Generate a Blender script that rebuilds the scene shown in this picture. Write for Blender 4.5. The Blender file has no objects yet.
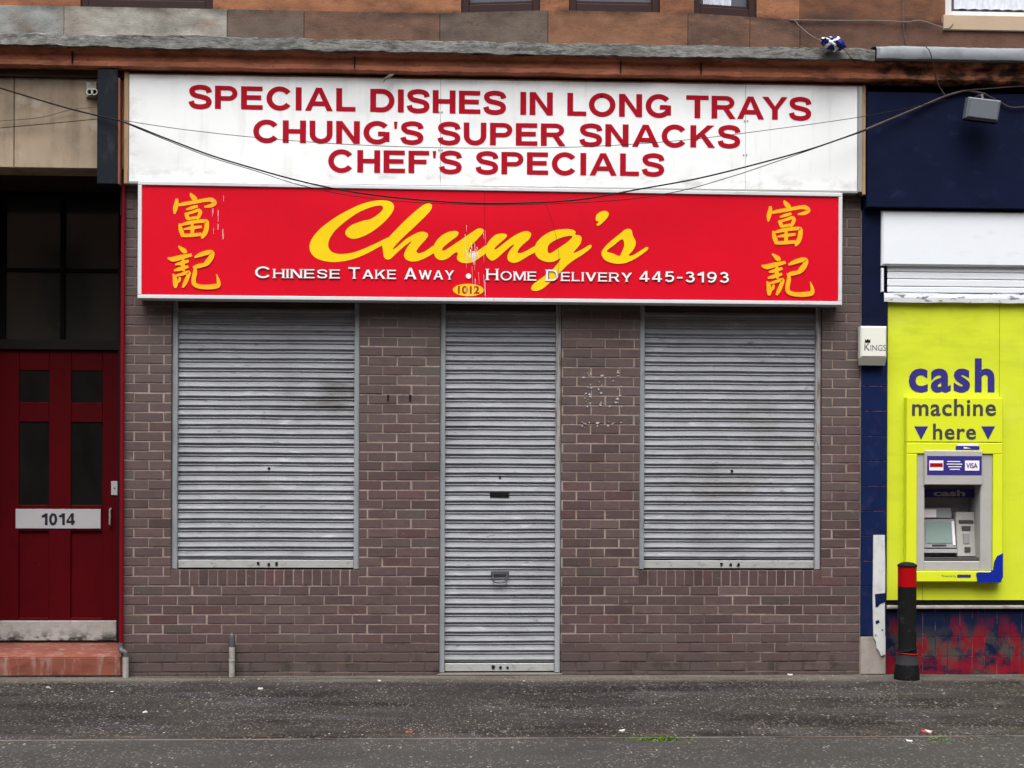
import bpy, bmesh, math, random
from mathutils import Vector, Matrix, noise as mnoise

random.seed(7)
sc = bpy.context.scene
COL = sc.collection

# ------------------------------------------------------------------ camera, sky, sun, exposure
D = 11.0                    # metres from the camera to the brick face (plane y = 0)
F = 1375.0                  # focal length in pixels
YAW, ROLL, VY = 0.0444676, 0.0040295, 91.54
XC, ZC = -0.4910, 1.5998
cam_d = bpy.data.cameras.new('camera')
cam = bpy.data.objects.new('camera', cam_d)
COL.objects.link(cam)
sc.camera = cam
cam_d.sensor_width = 36.0
cam_d.lens = 36.0 * F / 1024.0
cam_d.shift_y = VY / 1024.0
cam_d.clip_end = 2000.0
M4 = Matrix.Rotation(-YAW, 4, 'Z') @ Matrix.Rotation(math.pi / 2, 4, 'X') @ Matrix.Rotation(ROLL, 4, 'Z')
cam.rotation_euler = M4.to_euler()
cam.location = (XC, -D, ZC)

SUN_EL, SUN_AZ = math.radians(66), math.radians(188)    # sun behind the camera, high; azimuth clockwise from +Y
world = bpy.data.worlds.new("World")
sc.world = world
world.use_nodes = True
wn = world.node_tree
for n in list(wn.nodes):
    wn.nodes.remove(n)
sky = wn.nodes.new('ShaderNodeTexSky')
sky.sky_type = 'NISHITA'
sky.sun_disc = False
sky.sun_elevation = SUN_EL
sky.sun_rotation = SUN_AZ
sky.air_density = 1.0
sky.dust_density = 4.0
sky.ozone_density = 1.0
hsv = wn.nodes.new('ShaderNodeHueSaturation')
hsv.inputs['Saturation'].default_value = 0.22           # cloud cover greys the sky
bg = wn.nodes.new('ShaderNodeBackground')
bg.inputs['Strength'].default_value = 0.14
wo = wn.nodes.new('ShaderNodeOutputWorld')
wn.links.new(sky.outputs[0], hsv.inputs['Color'])
tco = wn.nodes.new('ShaderNodeTexCoord')                 # overcast sky: three times brighter overhead than at the horizon
sxy = wn.nodes.new('ShaderNodeSeparateXYZ')
wn.links.new(tco.outputs['Generated'], sxy.inputs[0])
mrw = wn.nodes.new('ShaderNodeMapRange')
mrw.inputs[1].default_value = 0.0
mrw.inputs[2].default_value = 1.0
mrw.inputs[3].default_value = 0.30
mrw.inputs[4].default_value = 1.75
wn.links.new(sxy.outputs[2], mrw.inputs[0])
vm = wn.nodes.new('ShaderNodeVectorMath')
vm.operation = 'SCALE'
wn.links.new(hsv.outputs[0], vm.inputs[0])
wn.links.new(mrw.outputs[0], vm.inputs['Scale'])
wn.links.new(vm.outputs[0], bg.inputs['Color'])
wn.links.new(bg.outputs[0], wo.inputs['Surface'])
sun_d = bpy.data.lights.new('sun', 'SUN')
sun_d.energy = 0.9
sun_d.angle = math.radians(50)
sun_d.color = (1.0, 0.97, 0.93)
sun = bpy.data.objects.new('sun', sun_d)
COL.objects.link(sun)
sdir = Vector((math.sin(SUN_AZ) * math.cos(SUN_EL), math.cos(SUN_AZ) * math.cos(SUN_EL), math.sin(SUN_EL)))
sun.rotation_euler = sdir.to_track_quat('Z', 'Y').to_euler()
sun.location = sdir * 60
sc.view_settings.view_transform = 'Standard'
sc.view_settings.look = 'None'
sc.view_settings.gamma = 1.0
sc.view_settings.use_curve_mapping = False
sc.view_settings.exposure = 1.08

# ------------------------------------------------------------------ survey: picture measurement -> metres at a known depth
def at(px, py, Y=0.0):
    u, v = px - 512.0, (384.0 + VY) - py
    c, s = math.cos(ROLL), math.sin(ROLL)
    r, up = c * u - s * v, s * u + c * v
    x = r * math.cos(YAW) + F * math.sin(YAW)
    y = -r * math.sin(YAW) + F * math.cos(YAW)
    t = (D + Y) / y
    return Vector((XC + x * t, Y, ZC + up * t))

def X(px, Y=0.0, py=450):
    return at(px, py, Y).x

def Z(py, px=500, Y=0.0):
    return at(px, py, Y).z

# ------------------------------------------------------------------ scene helpers
def tag(o, label=None, cat=None, group=None, kind=None):
    if label: o['label'] = label
    if cat: o['category'] = cat
    if group: o['group'] = group
    if kind: o['kind'] = kind
    return o

def thing(name, label, cat, loc, group=None):
    o = bpy.data.objects.new(name, None)
    o.empty_display_size = 0.1
    COL.objects.link(o)
    o.location = loc
    return tag(o, label, cat, group)

def root_loc(o):
    v = Vector((0, 0, 0))
    while o is not None:
        v += o.location
        o = o.parent
    return v

class MB:
    """collects shapes in world metres and links them as one mesh object"""
    def __init__(self):
        self.v, self.f, self.mi, self.c = [], [], [], []
        self.m = None
        self.idx = 0
        self.col = (1, 1, 1)

    def add(self, verts, faces):
        b = len(self.v)
        for p in verts:
            p = Vector(p)
            self.v.append(self.m @ p if self.m else p)
        for f in faces:
            self.f.append([b + i for i in f])
            self.mi.append(self.idx)
            self.c.append(self.col)
        return self

    def box(self, x0, x1, y0, y1, z0, z1):
        x0, x1 = min(x0, x1), max(x0, x1)
        y0, y1 = min(y0, y1), max(y0, y1)
        z0, z1 = min(z0, z1), max(z0, z1)
        vs = [(x0, y0, z0), (x1, y0, z0), (x1, y1, z0), (x0, y1, z0), (x0, y0, z1), (x1, y0, z1), (x1, y1, z1), (x0, y1, z1)]
        return self.add(vs, [(0, 3, 2, 1), (4, 5, 6, 7), (0, 1, 5, 4), (1, 2, 6, 5), (2, 3, 7, 6), (3, 0, 4, 7)])

    def cbox(self, x0, x1, y0, y1, z0, z1, b=0.004):
        """box with chamfered front edges (front is -y)"""
        x0, x1 = min(x0, x1), max(x0, x1)
        y0, y1 = min(y0, y1), max(y0, y1)
        z0, z1 = min(z0, z1), max(z0, z1)
        vs = [(x0 + b, y0, z0 + b), (x1 - b, y0, z0 + b), (x1 - b, y0, z1 - b), (x0 + b, y0, z1 - b),
              (x0, y0 + b, z0), (x1, y0 + b, z0), (x1, y0 + b, z1), (x0, y0 + b, z1),
              (x0, y1, z0), (x1, y1, z0), (x1, y1, z1), (x0, y1, z1)]
        fs = [(0, 1, 2, 3), (0, 4, 5, 1), (1, 5, 6, 2), (2, 6, 7, 3), (3, 7, 4, 0),
              (4, 8, 9, 5), (5, 9, 10, 6), (6, 10, 11, 7), (7, 11, 8, 4), (8, 11, 10, 9)]
        return self.add(vs, fs)

    def prism(self, pts, y0, y1):
        """outline in (x, z), counter-clockwise seen from the front, pulled from y0 back to y1"""
        n = len(pts)
        vs = [(p[0], y0, p[1]) for p in pts] + [(p[0], y1, p[1]) for p in pts]
        fs = [list(range(n)), list(range(2 * n - 1, n - 1, -1))]
        fs += [(i, i + n, (i + 1) % n + n, (i + 1) % n) for i in range(n)]
        return self.add(vs, fs)

    def lathe(self, prof, cx, cy, n=32, caps=True):
        vs, fs = [], []
        for r, z in prof:
            for k in range(n):
                a = 2 * math.pi * k / n
                vs.append((cx + r * math.cos(a), cy + r * math.sin(a), z))
        for j in range(len(prof) - 1):
            for k in range(n):
                k2 = (k + 1) % n
                fs.append((j * n + k, j * n + k2, (j + 1) * n + k2, (j + 1) * n + k))
        if caps:
            fs.append(list(range(n - 1, -1, -1)))
            fs.append([(len(prof) - 1) * n + k for k in range(n)])
        return self.add(vs, fs)

    def tube(self, path, r, n=8):
        path = [Vector(p) for p in path]
        rs = r if isinstance(r, (list, tuple)) else [r] * len(path)
        vs, fs = [], []
        prev = None
        for i, p in enumerate(path):
            d = (path[min(i + 1, len(path) - 1)] - path[max(i - 1, 0)]).normalized()
            if prev is None:
                a = Vector((0, 0, 1)) if abs(d.z) < 0.9 else Vector((1, 0, 0))
                s = d.cross(a).normalized()
            else:
                s = (prev - d * prev.dot(d)).normalized()
            prev = s
            t = d.cross(s)
            for k in range(n):
                an = 2 * math.pi * k / n
                vs.append(p + (s * math.cos(an) + t * math.sin(an)) * rs[i])
        for i in range(len(path) - 1):
            for k in range(n):
                k2 = (k + 1) % n
                fs.append((i * n + k, i * n + k2, (i + 1) * n + k2, (i + 1) * n + k))
        fs.append(list(range(n - 1, -1, -1)))
        fs.append([(len(path) - 1) * n + k for k in range(n)])
        return self.add(vs, fs)

    def sheet(self, pts):
        return self.add(pts, [list(range(len(pts)))])

    def build(self, name, mats, parent=None, smooth=False, loc=None, bevel=0.0):
        if not isinstance(mats, (list, tuple)):
            mats = [mats]
        off = root_loc(parent) if parent is not None else Vector(loc or (0, 0, 0))
        me = bpy.data.meshes.new(name)
        me.from_pydata([tuple(p - off) for p in self.v], [], self.f)
        for m in mats:
            me.materials.append(m)
        me.polygons.foreach_set('material_index', self.mi)
        ca = me.color_attributes.new('col', 'FLOAT_COLOR', 'CORNER')
        data = []
        for p, c in zip(me.polygons, self.c):
            data += [c[0], c[1], c[2], 1.0] * p.loop_total
        ca.data.foreach_set('color', data)
        bm = bmesh.new()
        bm.from_mesh(me)
        bmesh.ops.recalc_face_normals(bm, faces=bm.faces) if not getattr(self, 'keep', False) else None
        if bevel > 0:
            bmesh.ops.bevel(bm, geom=[e for e in bm.edges if len(e.link_faces) == 2 and e.calc_face_angle(0) > 0.6],
                            offset=bevel, segments=2, affect='EDGES', clamp_overlap=True)
        bm.to_mesh(me)
        bm.free()
        if smooth:
            me.polygons.foreach_set('use_smooth', [True] * len(me.polygons))
            try:
                me.set_sharp_from_angle(angle=math.radians(35))
            except Exception:
                pass
        o = bpy.data.objects.new(name, me)
        COL.objects.link(o)
        if parent is not None:
            o.parent = parent
        else:
            o.location = off
        return o

# ------------------------------------------------------------------ materials
def lin(h):
    """display colour (r, g, b 0-255) -> linear"""
    return tuple(((c / 255) / 12.92 if c / 255 <= 0.04045 else ((c / 255 + 0.055) / 1.055) ** 2.4) for c in h)

def M(name, col, rough=0.6, spec=0.4, metallic=0.0, var=0.0, vscale=(6, 6, 6), stains=(), bump=0.0, bscale=(80, 80, 80),
      attr=False, bdist=0.01, coat=0.0, dots=()):
    m = bpy.data.materials.new(name)
    m.use_nodes = True
    nt = m.node_tree
    N, L = nt.nodes, nt.links
    bs = N['Principled BSDF']
    bs.inputs['Roughness'].default_value = rough
    bs.inputs['Specular IOR Level'].default_value = spec
    bs.inputs['Metallic'].default_value = metallic
    bs.inputs['Coat Weight'].default_value = coat
    geo = N.new('ShaderNodeNewGeometry')
    pos = geo.outputs['Position']
    sepn = [None]

    def nz(scale, detail=4, rgh=0.55, off=0.0):
        mp = N.new('ShaderNodeMapping')
        mp.inputs['Scale'].default_value = scale
        mp.inputs['Location'].default_value = (off, off * 1.7, off * 0.6)
        L.new(pos, mp.inputs['Vector'])
        t = N.new('ShaderNodeTexNoise')
        t.inputs['Scale'].default_value = 1.0
        t.inputs['Detail'].default_value = detail
        t.inputs['Roughness'].default_value = rgh
        L.new(mp.outputs[0], t.inputs['Vector'])
        return t.outputs['Fac']

    def mr(sock, a, b, c=0.0, d=1.0):
        r = N.new('ShaderNodeMapRange')
        r.inputs[1].default_value = a
        r.inputs[2].default_value = b
        r.inputs[3].default_value = c
        r.inputs[4].default_value = d
        r.clamp = True
        L.new(sock, r.inputs[0])
        return r.outputs[0]

    def mul(a, b):
        k = N.new('ShaderNodeMath')
        k.operation = 'MULTIPLY'
        L.new(a, k.inputs[0])
        if isinstance(b, (int, float)):
            k.inputs[1].default_value = b
        else:
            L.new(b, k.inputs[1])
        return k.outputs[0]

    def mix(fac, a, b, mode='MIX'):
        k = N.new('ShaderNodeMix')
        k.data_type = 'RGBA'
        k.blend_type = mode
        if isinstance(fac, (int, float)):
            k.inputs[0].default_value = fac
        else:
            L.new(fac, k.inputs[0])
        for i, q in ((6, a), (7, b)):
            if isinstance(q, tuple):
                k.inputs[i].default_value = (q[0], q[1], q[2], 1)
            else:
                L.new(q, k.inputs[i])
        return k.outputs[2]

    def axis(i):
        if sepn[0] is None:
            sepn[0] = N.new('ShaderNodeSeparateXYZ')
            L.new(pos, sepn[0].inputs[0])
        return sepn[0].outputs[i]

    if attr:
        a = N.new('ShaderNodeAttribute')
        a.attribute_name = 'col'
        cur = mix(1.0, a.outputs['Color'], tuple(col), 'MULTIPLY')
    else:
        r = N.new('ShaderNodeRGB')
        r.outputs[0].default_value = (*col, 1)
        cur = r.outputs[0]
    if var > 0:
        f = mr(nz(vscale, 5), 0.25, 0.75, 1 - var, 1 + var)
        cur = mix(1.0, cur, f, 'MULTIPLY')
    for k, s in enumerate(stains):
        f = mr(nz(s['scale'], s.get('detail', 5), s.get('rough', 0.6), s.get('off', 3.1 * (k + 1))), s.get('lo', 0.5), s.get('hi', 0.7))
        if 'amt' in s:
            f = mul(f, s['amt'])
        for (ax, a0, a1, v0, v1) in s.get('mask', ()):
            f = mul(f, mr(axis(ax), a0, a1, v0, v1))
        cur = mix(f, cur, tuple(s['col']))
    for d in dots:
        mp = N.new('ShaderNodeMapping')
        mp.inputs['Scale'].default_value = d['scale']
        mp.inputs['Location'].default_value = (d.get('off', 0), d.get('off', 0), 0)
        L.new(pos, mp.inputs['Vector'])
        vo = N.new('ShaderNodeTexVoronoi')
        vo.inputs['Scale'].default_value = 1.0
        L.new(mp.outputs[0], vo.inputs['Vector'])
        spx = N.new('ShaderNodeSeparateColor')
        L.new(vo.outputs['Color'], spx.inputs[0])
        sel = mr(spx.outputs[0], d['thr'], d['thr'] + 0.02)
        rad = mr(vo.outputs['Distance'], d['r'], d['r'] * 0.6)
        f = mul(mul(sel, rad), d.get('amt', 1.0))
        if 'nscale' in d:
            f = mul(f, mr(nz(d['nscale'], 3), d.get('nlo', 0.4), d.get('nhi', 0.6), d.get('nmin', 0.2), 1.0))
        cc = mix(spx.outputs[1], tuple(d['col']), tuple(d.get('col2', d['col'])))
        cur = mix(f, cur, cc)
    L.new(cur, bs.inputs['Base Color'])
    if bump > 0:
        b = N.new('ShaderNodeBump')
        b.inputs['Strength'].default_value = bump
        b.inputs['Distance'].default_value = bdist
        L.new(nz(bscale, 6, 0.6), b.inputs['Height'])
        L.new(b.outputs[0], bs.inputs['Normal'])
    return m

def st(col, scale, lo=0.5, hi=0.7, amt=1.0, **k):
    return dict(col=lin(col) if max(col) > 1 else col, scale=scale, lo=lo, hi=hi, amt=amt, **k)

mt = {}
mt['brick'] = M('brick', (1, 1, 1), 0.85, 0.2, attr=True, var=0.14, vscale=(18, 18, 30), bump=0.35, bscale=(120, 120, 160), bdist=0.004,
    stains=[st((92, 84, 81), (1.4, 1.4, 1.8), 0.22, 0.62, 0.75, mask=[(2, 1.3, 2.5, 0, 1)]), st((104, 95, 91), (1.6, 1.6, 2.2), 0.52, 0.72, 0.3), st((60, 50, 48), (3, 3, 4), 0.56, 0.75, 0.5),
            st((140, 130, 124), (8, 8, 22), 0.64, 0.74, 0.4), st((146, 126, 118), (26, 26, 70), 0.68, 0.73, 0.5),
            st((80, 70, 68), (3, 3, 3), 0.26, 0.52, 0.9, mask=[(2, 0.12, 0.36, 1, 0)]), st((52, 46, 42), (7, 7, 5), 0.52, 0.66, 0.7, mask=[(2, 0.08, 0.26, 1, 0)])])
mt['mortar'] = M('mortar', lin((150, 134, 126)), 0.95, 0.1, var=0.2, vscale=(22, 22, 22), bump=0.3, bscale=(200, 200, 200), bdist=0.003,
    stains=[st((100, 85, 80), (2.4, 2.4, 2.4), 0.46, 0.66, 0.75), st((74, 62, 58), (9, 9, 9), 0.56, 0.7, 0.6), st((72, 63, 60), (3, 3, 3), 0.2, 0.46, 0.97, mask=[(2, 0.20, 0.34, 1, 0)]),
            st((98, 87, 82), (3, 3, 3), 0.2, 0.5, 0.9, mask=[(2, 2.62, 2.8, 0, 1)]), st((124, 108, 92), (4, 4, 4), 0.5, 0.68, 0.6)])
shut_st = [st((92, 92, 94), (2.2, 2, 1.4), 0.5, 0.72, 0.35), st((112, 112, 112), (3, 3, 40), 0.5, 0.7, 0.45),
           st((58, 57, 56), (11, 8, 46), 0.64, 0.70, 0.55), st((196, 198, 202), (5, 5, 22), 0.6, 0.7, 0.35),
           st((96, 88, 72), (1.1, 1, 1.6), 0.58, 0.72, 0.35),
    st((60, 56, 44), (3, 5, 9), 0.34, 0.62, 0.7, mask=[(0, -1.95, -1.6, 0, 1), (2, 2.02, 2.14, 0, 1), (2, 2.32, 2.46, 1, 0), (0, -1.1, -1.0, 1, 0)])]
mt['galv'] = M('galvanised', lin((140, 142, 147)), 0.6, 0.25, metallic=0.1, var=0.1, vscale=(8, 8, 20), stains=shut_st)
mt['galv_flat'] = M('galvanised_rail', lin((142, 147, 151)), 0.55, 0.3, metallic=0.1, var=0.12, vscale=(10, 10, 5),
    stains=[st((104, 106, 108), (20, 20, 4), 0.5, 0.7, 0.5), st((88, 66, 44), (30, 30, 6), 0.62, 0.72, 0.6)])
mt['rusty_rail'] = M('rusty_rail', lin((150, 153, 156)), 0.6, 0.35, var=0.12, vscale=(10, 10, 5),
    stains=[st((112, 76, 50), (60, 30, 5), 0.46, 0.62, 0.8, mask=[(2, 1.55, 1.9, 0, 1)]), st((70, 46, 34), (50, 50, 9), 0.55, 0.68, 0.8, mask=[(2, 1.55, 1.9, 0, 1)])])
mt['rail_bottom'] = M('bottom_rail', lin((158, 160, 158)), 0.5, 0.3, var=0.1, vscale=(9, 9, 30), stains=[st((104, 100, 92), (12, 12, 18), 0.55, 0.7, 0.6), st((60, 54, 48), (26, 26, 40), 0.66, 0.72, 0.7)])
mt['dark'] = M('black_metal', lin((20, 20, 22)), 0.7, 0.1)
mt['hood'] = M('dark_timber', lin((66, 56, 50)), 0.85, 0.1, var=0.3, vscale=(6, 6, 20), stains=[st((96, 84, 76), (10, 10, 60), 0.66, 0.74, 0.5)])
mt['white_panel'] = M('white_panel', lin((234, 236, 236)), 0.45, 0.3, var=0.02, vscale=(2, 2, 2),
    stains=[st((176, 178, 176), (1.3, 1, 2.0), 0.5, 0.75, 0.35), st((150, 148, 142), (10, 10, 1.2), 0.58, 0.75, 0.20),
            st((126, 120, 108), (6, 6, 9), 0.45, 0.75, 0.5, mask=[(0, -3.03, -2.86, 1, 0)]),
            st((140, 134, 122), (5, 5, 10), 0.42, 0.72, 0.5, mask=[(2, 4.66, 4.78, 0, 1)]),
            st((140, 136, 126), (5, 5, 10), 0.45, 0.72, 0.5, mask=[(2, 3.96, 4.03, 1, 0)])])
mt['alu'] = M('sign_trim', lin((142, 144, 142)), 0.5, 0.45, var=0.06, stains=[st((140, 138, 130), (8, 8, 8), 0.55, 0.7, 0.4)])
mt['white_trim'] = M('white_trim', lin((204, 206, 208)), 0.45, 0.3, var=0.03, stains=[st((168, 166, 160), (6, 6, 6), 0.58, 0.72, 0.4)])
mt['timber'] = M('raw_timber', lin((160, 130, 96)), 0.8, 0.2, var=0.2, vscale=(40, 40, 3), stains=[st((92, 66, 44), (30, 30, 5), 0.55, 0.7, 0.7)])
mt['letter_red'] = M('dark_red_vinyl', lin((160, 6, 32)), 0.6, 0.1, var=0.05)
mt['red_panel'] = M('red_panel', lin((206, 6, 34)), 0.5, 0.12, var=0.05, vscale=(1.5, 1.5, 2), stains=[st((184, 10, 30), (3, 3, 1.0), 0.56, 0.75, 0.3), st((232, 50, 70), (18, 18, 30), 0.68, 0.76, 0.15)])
mt['yellow_vinyl'] = M('yellow_vinyl', lin((238, 200, 12)), 0.5, 0.2, var=0.04)
mt['amber_vinyl'] = M('amber_vinyl', lin((236, 170, 26)), 0.5, 0.2, var=0.05)
mt['badge_vinyl'] = M('badge_vinyl', lin((240, 186, 20)), 0.5, 0.2)
mt['fleck'] = M('old_paste', lin((176, 170, 168)), 0.8, 0.1, var=0.25, vscale=(90, 90, 90))
mt['white_vinyl'] = M('white_vinyl', lin((238, 232, 234)), 0.4, 0.4)
mt['grey_vinyl'] = M('grey_vinyl', lin((110, 60, 66)), 0.5, 0.3)
mt['brown_ink'] = M('brown_ink', lin((140, 44, 10)), 0.5, 0.15)
mt['stone'] = M('sandstone', (1, 1, 1), 0.9, 0.1, attr=True, var=0.25, vscale=(7, 7, 11), bump=0.6, bscale=(60, 60, 90), bdist=0.006,
    stains=[st((92, 66, 54), (2.4, 2, 5), 0.48, 0.7, 0.45), st((58, 50, 46), (2.2, 2, 4.5), 0.52, 0.72, 0.65), st((170, 124, 94), (4, 4, 9), 0.62, 0.74, 0.3), st((50, 42, 38), (40, 40, 60), 0.6, 0.68, 0.45), st((44, 38, 34), (3, 3, 2.5), 0.46, 0.64, 0.65, mask=[(2, 5.22, 5.27, 0, 1), (2, 5.29, 5.33, 1, 0)])])
mt['frieze'] = M('frieze_stone', lin((176, 112, 86)), 0.9, 0.15, var=0.25, vscale=(2.4, 2, 12), bump=0.4, bscale=(50, 50, 70), bdist=0.006,
    stains=[st((56, 40, 34), (1.8, 2, 5), 0.56, 0.68, 0.8), st((70, 50, 42), (30, 30, 40), 0.6, 0.68, 0.5), st((96, 60, 46), (6, 6, 20), 0.5, 0.7, 0.5),
            st((28, 28, 25), (6, 7, 10), 0.40, 0.58, 0.9, mask=[(0, 2.6, 3.0, 0, 1)]), st((200, 130, 92), (8, 8, 18), 0.58, 0.68, 0.5, mask=[(0, 2.6, 3.0, 0, 1)])])
mt['cornice'] = M('mossy_cornice', lin((118, 118, 115)), 0.95, 0.1, var=0.3, vscale=(14, 14, 30), bump=0.7, bscale=(40, 40, 110), bdist=0.010,
    stains=[st((74, 74, 68), (12, 12, 60), 0.48, 0.62, 0.75), st((150, 150, 146), (16, 16, 60), 0.56, 0.68, 0.6), st((92, 96, 70), (5, 5, 9), 0.56, 0.7, 0.3), st((30, 30, 28), (9, 9, 20), 0.58, 0.7, 0.7)])
mt['lead'] = M('lead_flashing', lin((126, 131, 136)), 0.6, 0.4, metallic=0.15, var=0.15, vscale=(5, 5, 12), stains=[st((98, 100, 102), (8, 8, 14), 0.5, 0.7, 0.6)])
mt['beige_stone'] = M('beige_render', lin((158, 142, 122)), 0.9, 0.15, var=0.16, vscale=(3, 3, 3), bump=0.2, bscale=(70, 70, 70), bdist=0.004,
    stains=[st((112, 98, 84), (6, 6, 1.5), 0.5, 0.7, 0.6), st((92, 78, 66), (2, 2, 2), 0.55, 0.75, 0.5), st((178, 170, 158), (5, 5, 9), 0.6, 0.7, 0.4)])
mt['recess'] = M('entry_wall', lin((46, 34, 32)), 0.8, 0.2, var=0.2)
mt['door_red'] = M('door_red', lin((76, 3, 10)), 0.5, 0.1, var=0.1, vscale=(4, 4, 2), stains=[st((60, 3, 9), (6, 6, 3), 0.55, 0.72, 0.5), st((120, 76, 76), (24, 24, 30), 0.70, 0.74, 0.5)])
mt['door_frame'] = M('dark_door_frame', lin((15, 8, 8)), 0.5, 0.3, var=0.1)
mt['black_frame'] = M('black_frame', lin((12, 10, 10)), 0.7, 0.08)
mt['glass_dark'] = M('dark_glass', lin((40, 41, 38)), 0.08, 0.6, var=0.25, vscale=(3, 3, 1.5))
mt['door_glass'] = M('door_glass', lin((20, 21, 20)), 0.1, 0.5, var=0.4, vscale=(9, 9, 4))
mt['plate'] = M('number_plate', lin((176, 177, 180)), 0.5, 0.4, var=0.06, stains=[st((150, 148, 146), (12, 12, 12), 0.6, 0.75, 0.4)])
mt['ink'] = M('black_ink', lin((34, 34, 44)), 0.5, 0.3, stains=[st((150, 148, 150), (26, 26, 30), 0.6, 0.68, 0.7)])
mt['weatherboard'] = M('peeling_board', lin((166, 164, 160)), 0.8, 0.2, var=0.15, vscale=(8, 8, 8), stains=[st((34, 32, 32), (9, 9, 14), 0.46, 0.58, 0.9, mask=[(2, 0.20, 0.27, 1, 0.12)]), st((120, 118, 114), (22, 22, 26), 0.52, 0.68, 0.4)])
mt['terracotta'] = M('terracotta_step', lin((122, 70, 57)), 0.75, 0.2, var=0.12, vscale=(7, 7, 7), stains=[st((176, 158, 150), (14, 14, 3.4), 0.52, 0.7, 0.5), st((84, 46, 38), (4, 4, 9), 0.5, 0.7, 0.7), st((96, 88, 80), (7, 7, 5), 0.5, 0.66, 0.6, mask=[(2, 0.0, 0.07, 1, 0)])])
mt['pipe_red'] = M('red_pipe', lin((112, 6, 26)), 0.5, 0.12, var=0.1)
mt['pipe_grey'] = M('grey_pipe', lin((150, 148, 142)), 0.6, 0.3, var=0.15, vscale=(14, 14, 14), stains=[st((82, 78, 72), (16, 16, 12), 0.5, 0.7, 0.6)])
mt['pipe_dark'] = M('dark_pipe', lin((74, 74, 76)), 0.5, 0.4, var=0.1)
mt['casing'] = M('slate_metal', lin((28, 32, 39)), 0.6, 0.08, var=0.1, stains=[st((70, 72, 78), (9, 9, 4), 0.58, 0.72, 0.4)])
mt['copper'] = M('brown_pipe', lin((140, 84, 66)), 0.6, 0.3, var=0.2)
mt['navy'] = M('navy_paint', lin((13, 20, 46)), 0.6, 0.07, var=0.18, vscale=(2.4, 2, 2.4), bump=0.06, bscale=(14, 14, 14),
    stains=[st((9, 12, 32), (3, 3, 5), 0.5, 0.72, 0.6), st((120, 124, 144), (16, 16, 22), 0.715, 0.745, 0.6), st((48, 56, 92), (6, 6, 10), 0.6, 0.75, 0.35)])
mt['navy_tile'] = M('navy_tile', lin((16, 30, 68)), 0.5, 0.1, var=0.18, vscale=(5, 5, 5), stains=[st((58, 54, 84), (7, 7, 7), 0.55, 0.75, 0.5)])
mt['worn_tile'] = M('worn_tile', lin((16, 28, 54)), 0.5, 0.1, var=0.15, vscale=(8, 8, 5),
    stains=[st((74, 68, 62), (4.2, 4, 5), 0.44, 0.54, 0.9, mask=[(2, 0.22, 0.42, 1, 0)]),
            st((124, 14, 28), (7, 7, 2.6), 0.51, 0.60, 0.88, off=11.3, mask=[(2, 0.30, 0.50, 1, 0)]),
            st((124, 14, 28), (22, 20, 1.8), 0.62, 0.72, 0.8, off=6.1),
            st((130, 22, 34), (6, 6, 14), 0.36, 0.56, 0.85, off=2.2, mask=[(2, 0.08, 0.17, 1, 0)])])
mt['grout_red'] = M('worn_grout', lin((40, 46, 80)), 0.8, 0.2, stains=[st((196, 120, 124), (14, 14, 7), 0.5, 0.56, 0.9)])
mt['flaky_white'] = M('flaking_white', lin((198, 200, 198)), 0.8, 0.2, var=0.06, vscale=(9, 9, 9), stains=[st((172, 172, 168), (14, 14, 9), 0.52, 0.66, 0.5), st((34, 44, 88), (12, 12, 8), 0.66, 0.68, 1.0)])
mt['base_stone'] = M('grey_stone', lin((150, 142, 136)), 0.9, 0.15, var=0.2, vscale=(9, 9, 9), stains=[st((104, 94, 88), (7, 7, 7), 0.5, 0.7, 0.6)])
mt['shutter_white'] = M('white_shutter', lin((222, 227, 232)), 0.4, 0.4, var=0.02, stains=[st((190, 192, 194), (5, 5, 12), 0.58, 0.75, 0.4)])
mt['chipped_white'] = M('chipped_white', lin((216, 220, 224)), 0.5, 0.3, stains=[st((96, 92, 106), (10, 10, 34), 0.56, 0.62, 0.9)])
mt['lime'] = M('lime_panel', lin((202, 213, 50)), 0.5, 0.12, var=0.04, vscale=(3, 3, 1.2), stains=[st((178, 190, 44), (1.6, 1, 7), 0.5, 0.72, 0.45), st((160, 170, 40), (3, 2, 9), 0.45, 0.72, 0.6, mask=[(2, 2.35, 2.9, 0, 1)]), st((170, 178, 60), (12, 12, 1.5), 0.62, 0.75, 0.35), st((212, 220, 90), (2, 2, 2), 0.56, 0.75, 0.35)])
mt['lime_surround'] = M('lime_surround', lin((208, 218, 44)), 0.5, 0.12, var=0.03, vscale=(3, 3, 3))
mt['violet'] = M('violet_vinyl', lin((52, 46, 122)), 0.5, 0.15, var=0.05)
mt['slate_vinyl'] = M('slate_vinyl', lin((66, 63, 72)), 0.5, 0.15)
mt['blue_plastic'] = M('blue_plastic', lin((14, 36, 140)), 0.5, 0.2)
mt['atm_grey'] = M('cash_machine_grey', lin((168, 166, 162)), 0.5, 0.3, var=0.05, vscale=(7, 7, 7), stains=[st((150, 146, 142), (8, 8, 14), 0.55, 0.72, 0.4)])
mt['atm_mid'] = M('cash_machine_mid_grey', lin((150, 150, 152)), 0.5, 0.3, var=0.05)
mt['atm_dark'] = M('cash_machine_dark', lin((72, 70, 70)), 0.5, 0.4)
mt['screen'] = M('screen_glass', lin((132, 152, 146)), 0.2, 0.5, var=0.06)
mt['bell'] = M('bell_box_plastic', lin((220, 220, 210)), 0.4, 0.4, var=0.02)
mt['bell_low'] = M('bell_box_grey', lin((178, 178, 166)), 0.4, 0.4, var=0.03)
mt['flood_grey'] = M('floodlight_grey', lin((104, 110, 118)), 0.45, 0.4, var=0.05, metallic=0.3)
mt['flood_glass'] = M('floodlight_glass', lin((112, 118, 126)), 0.2, 0.5)
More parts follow.
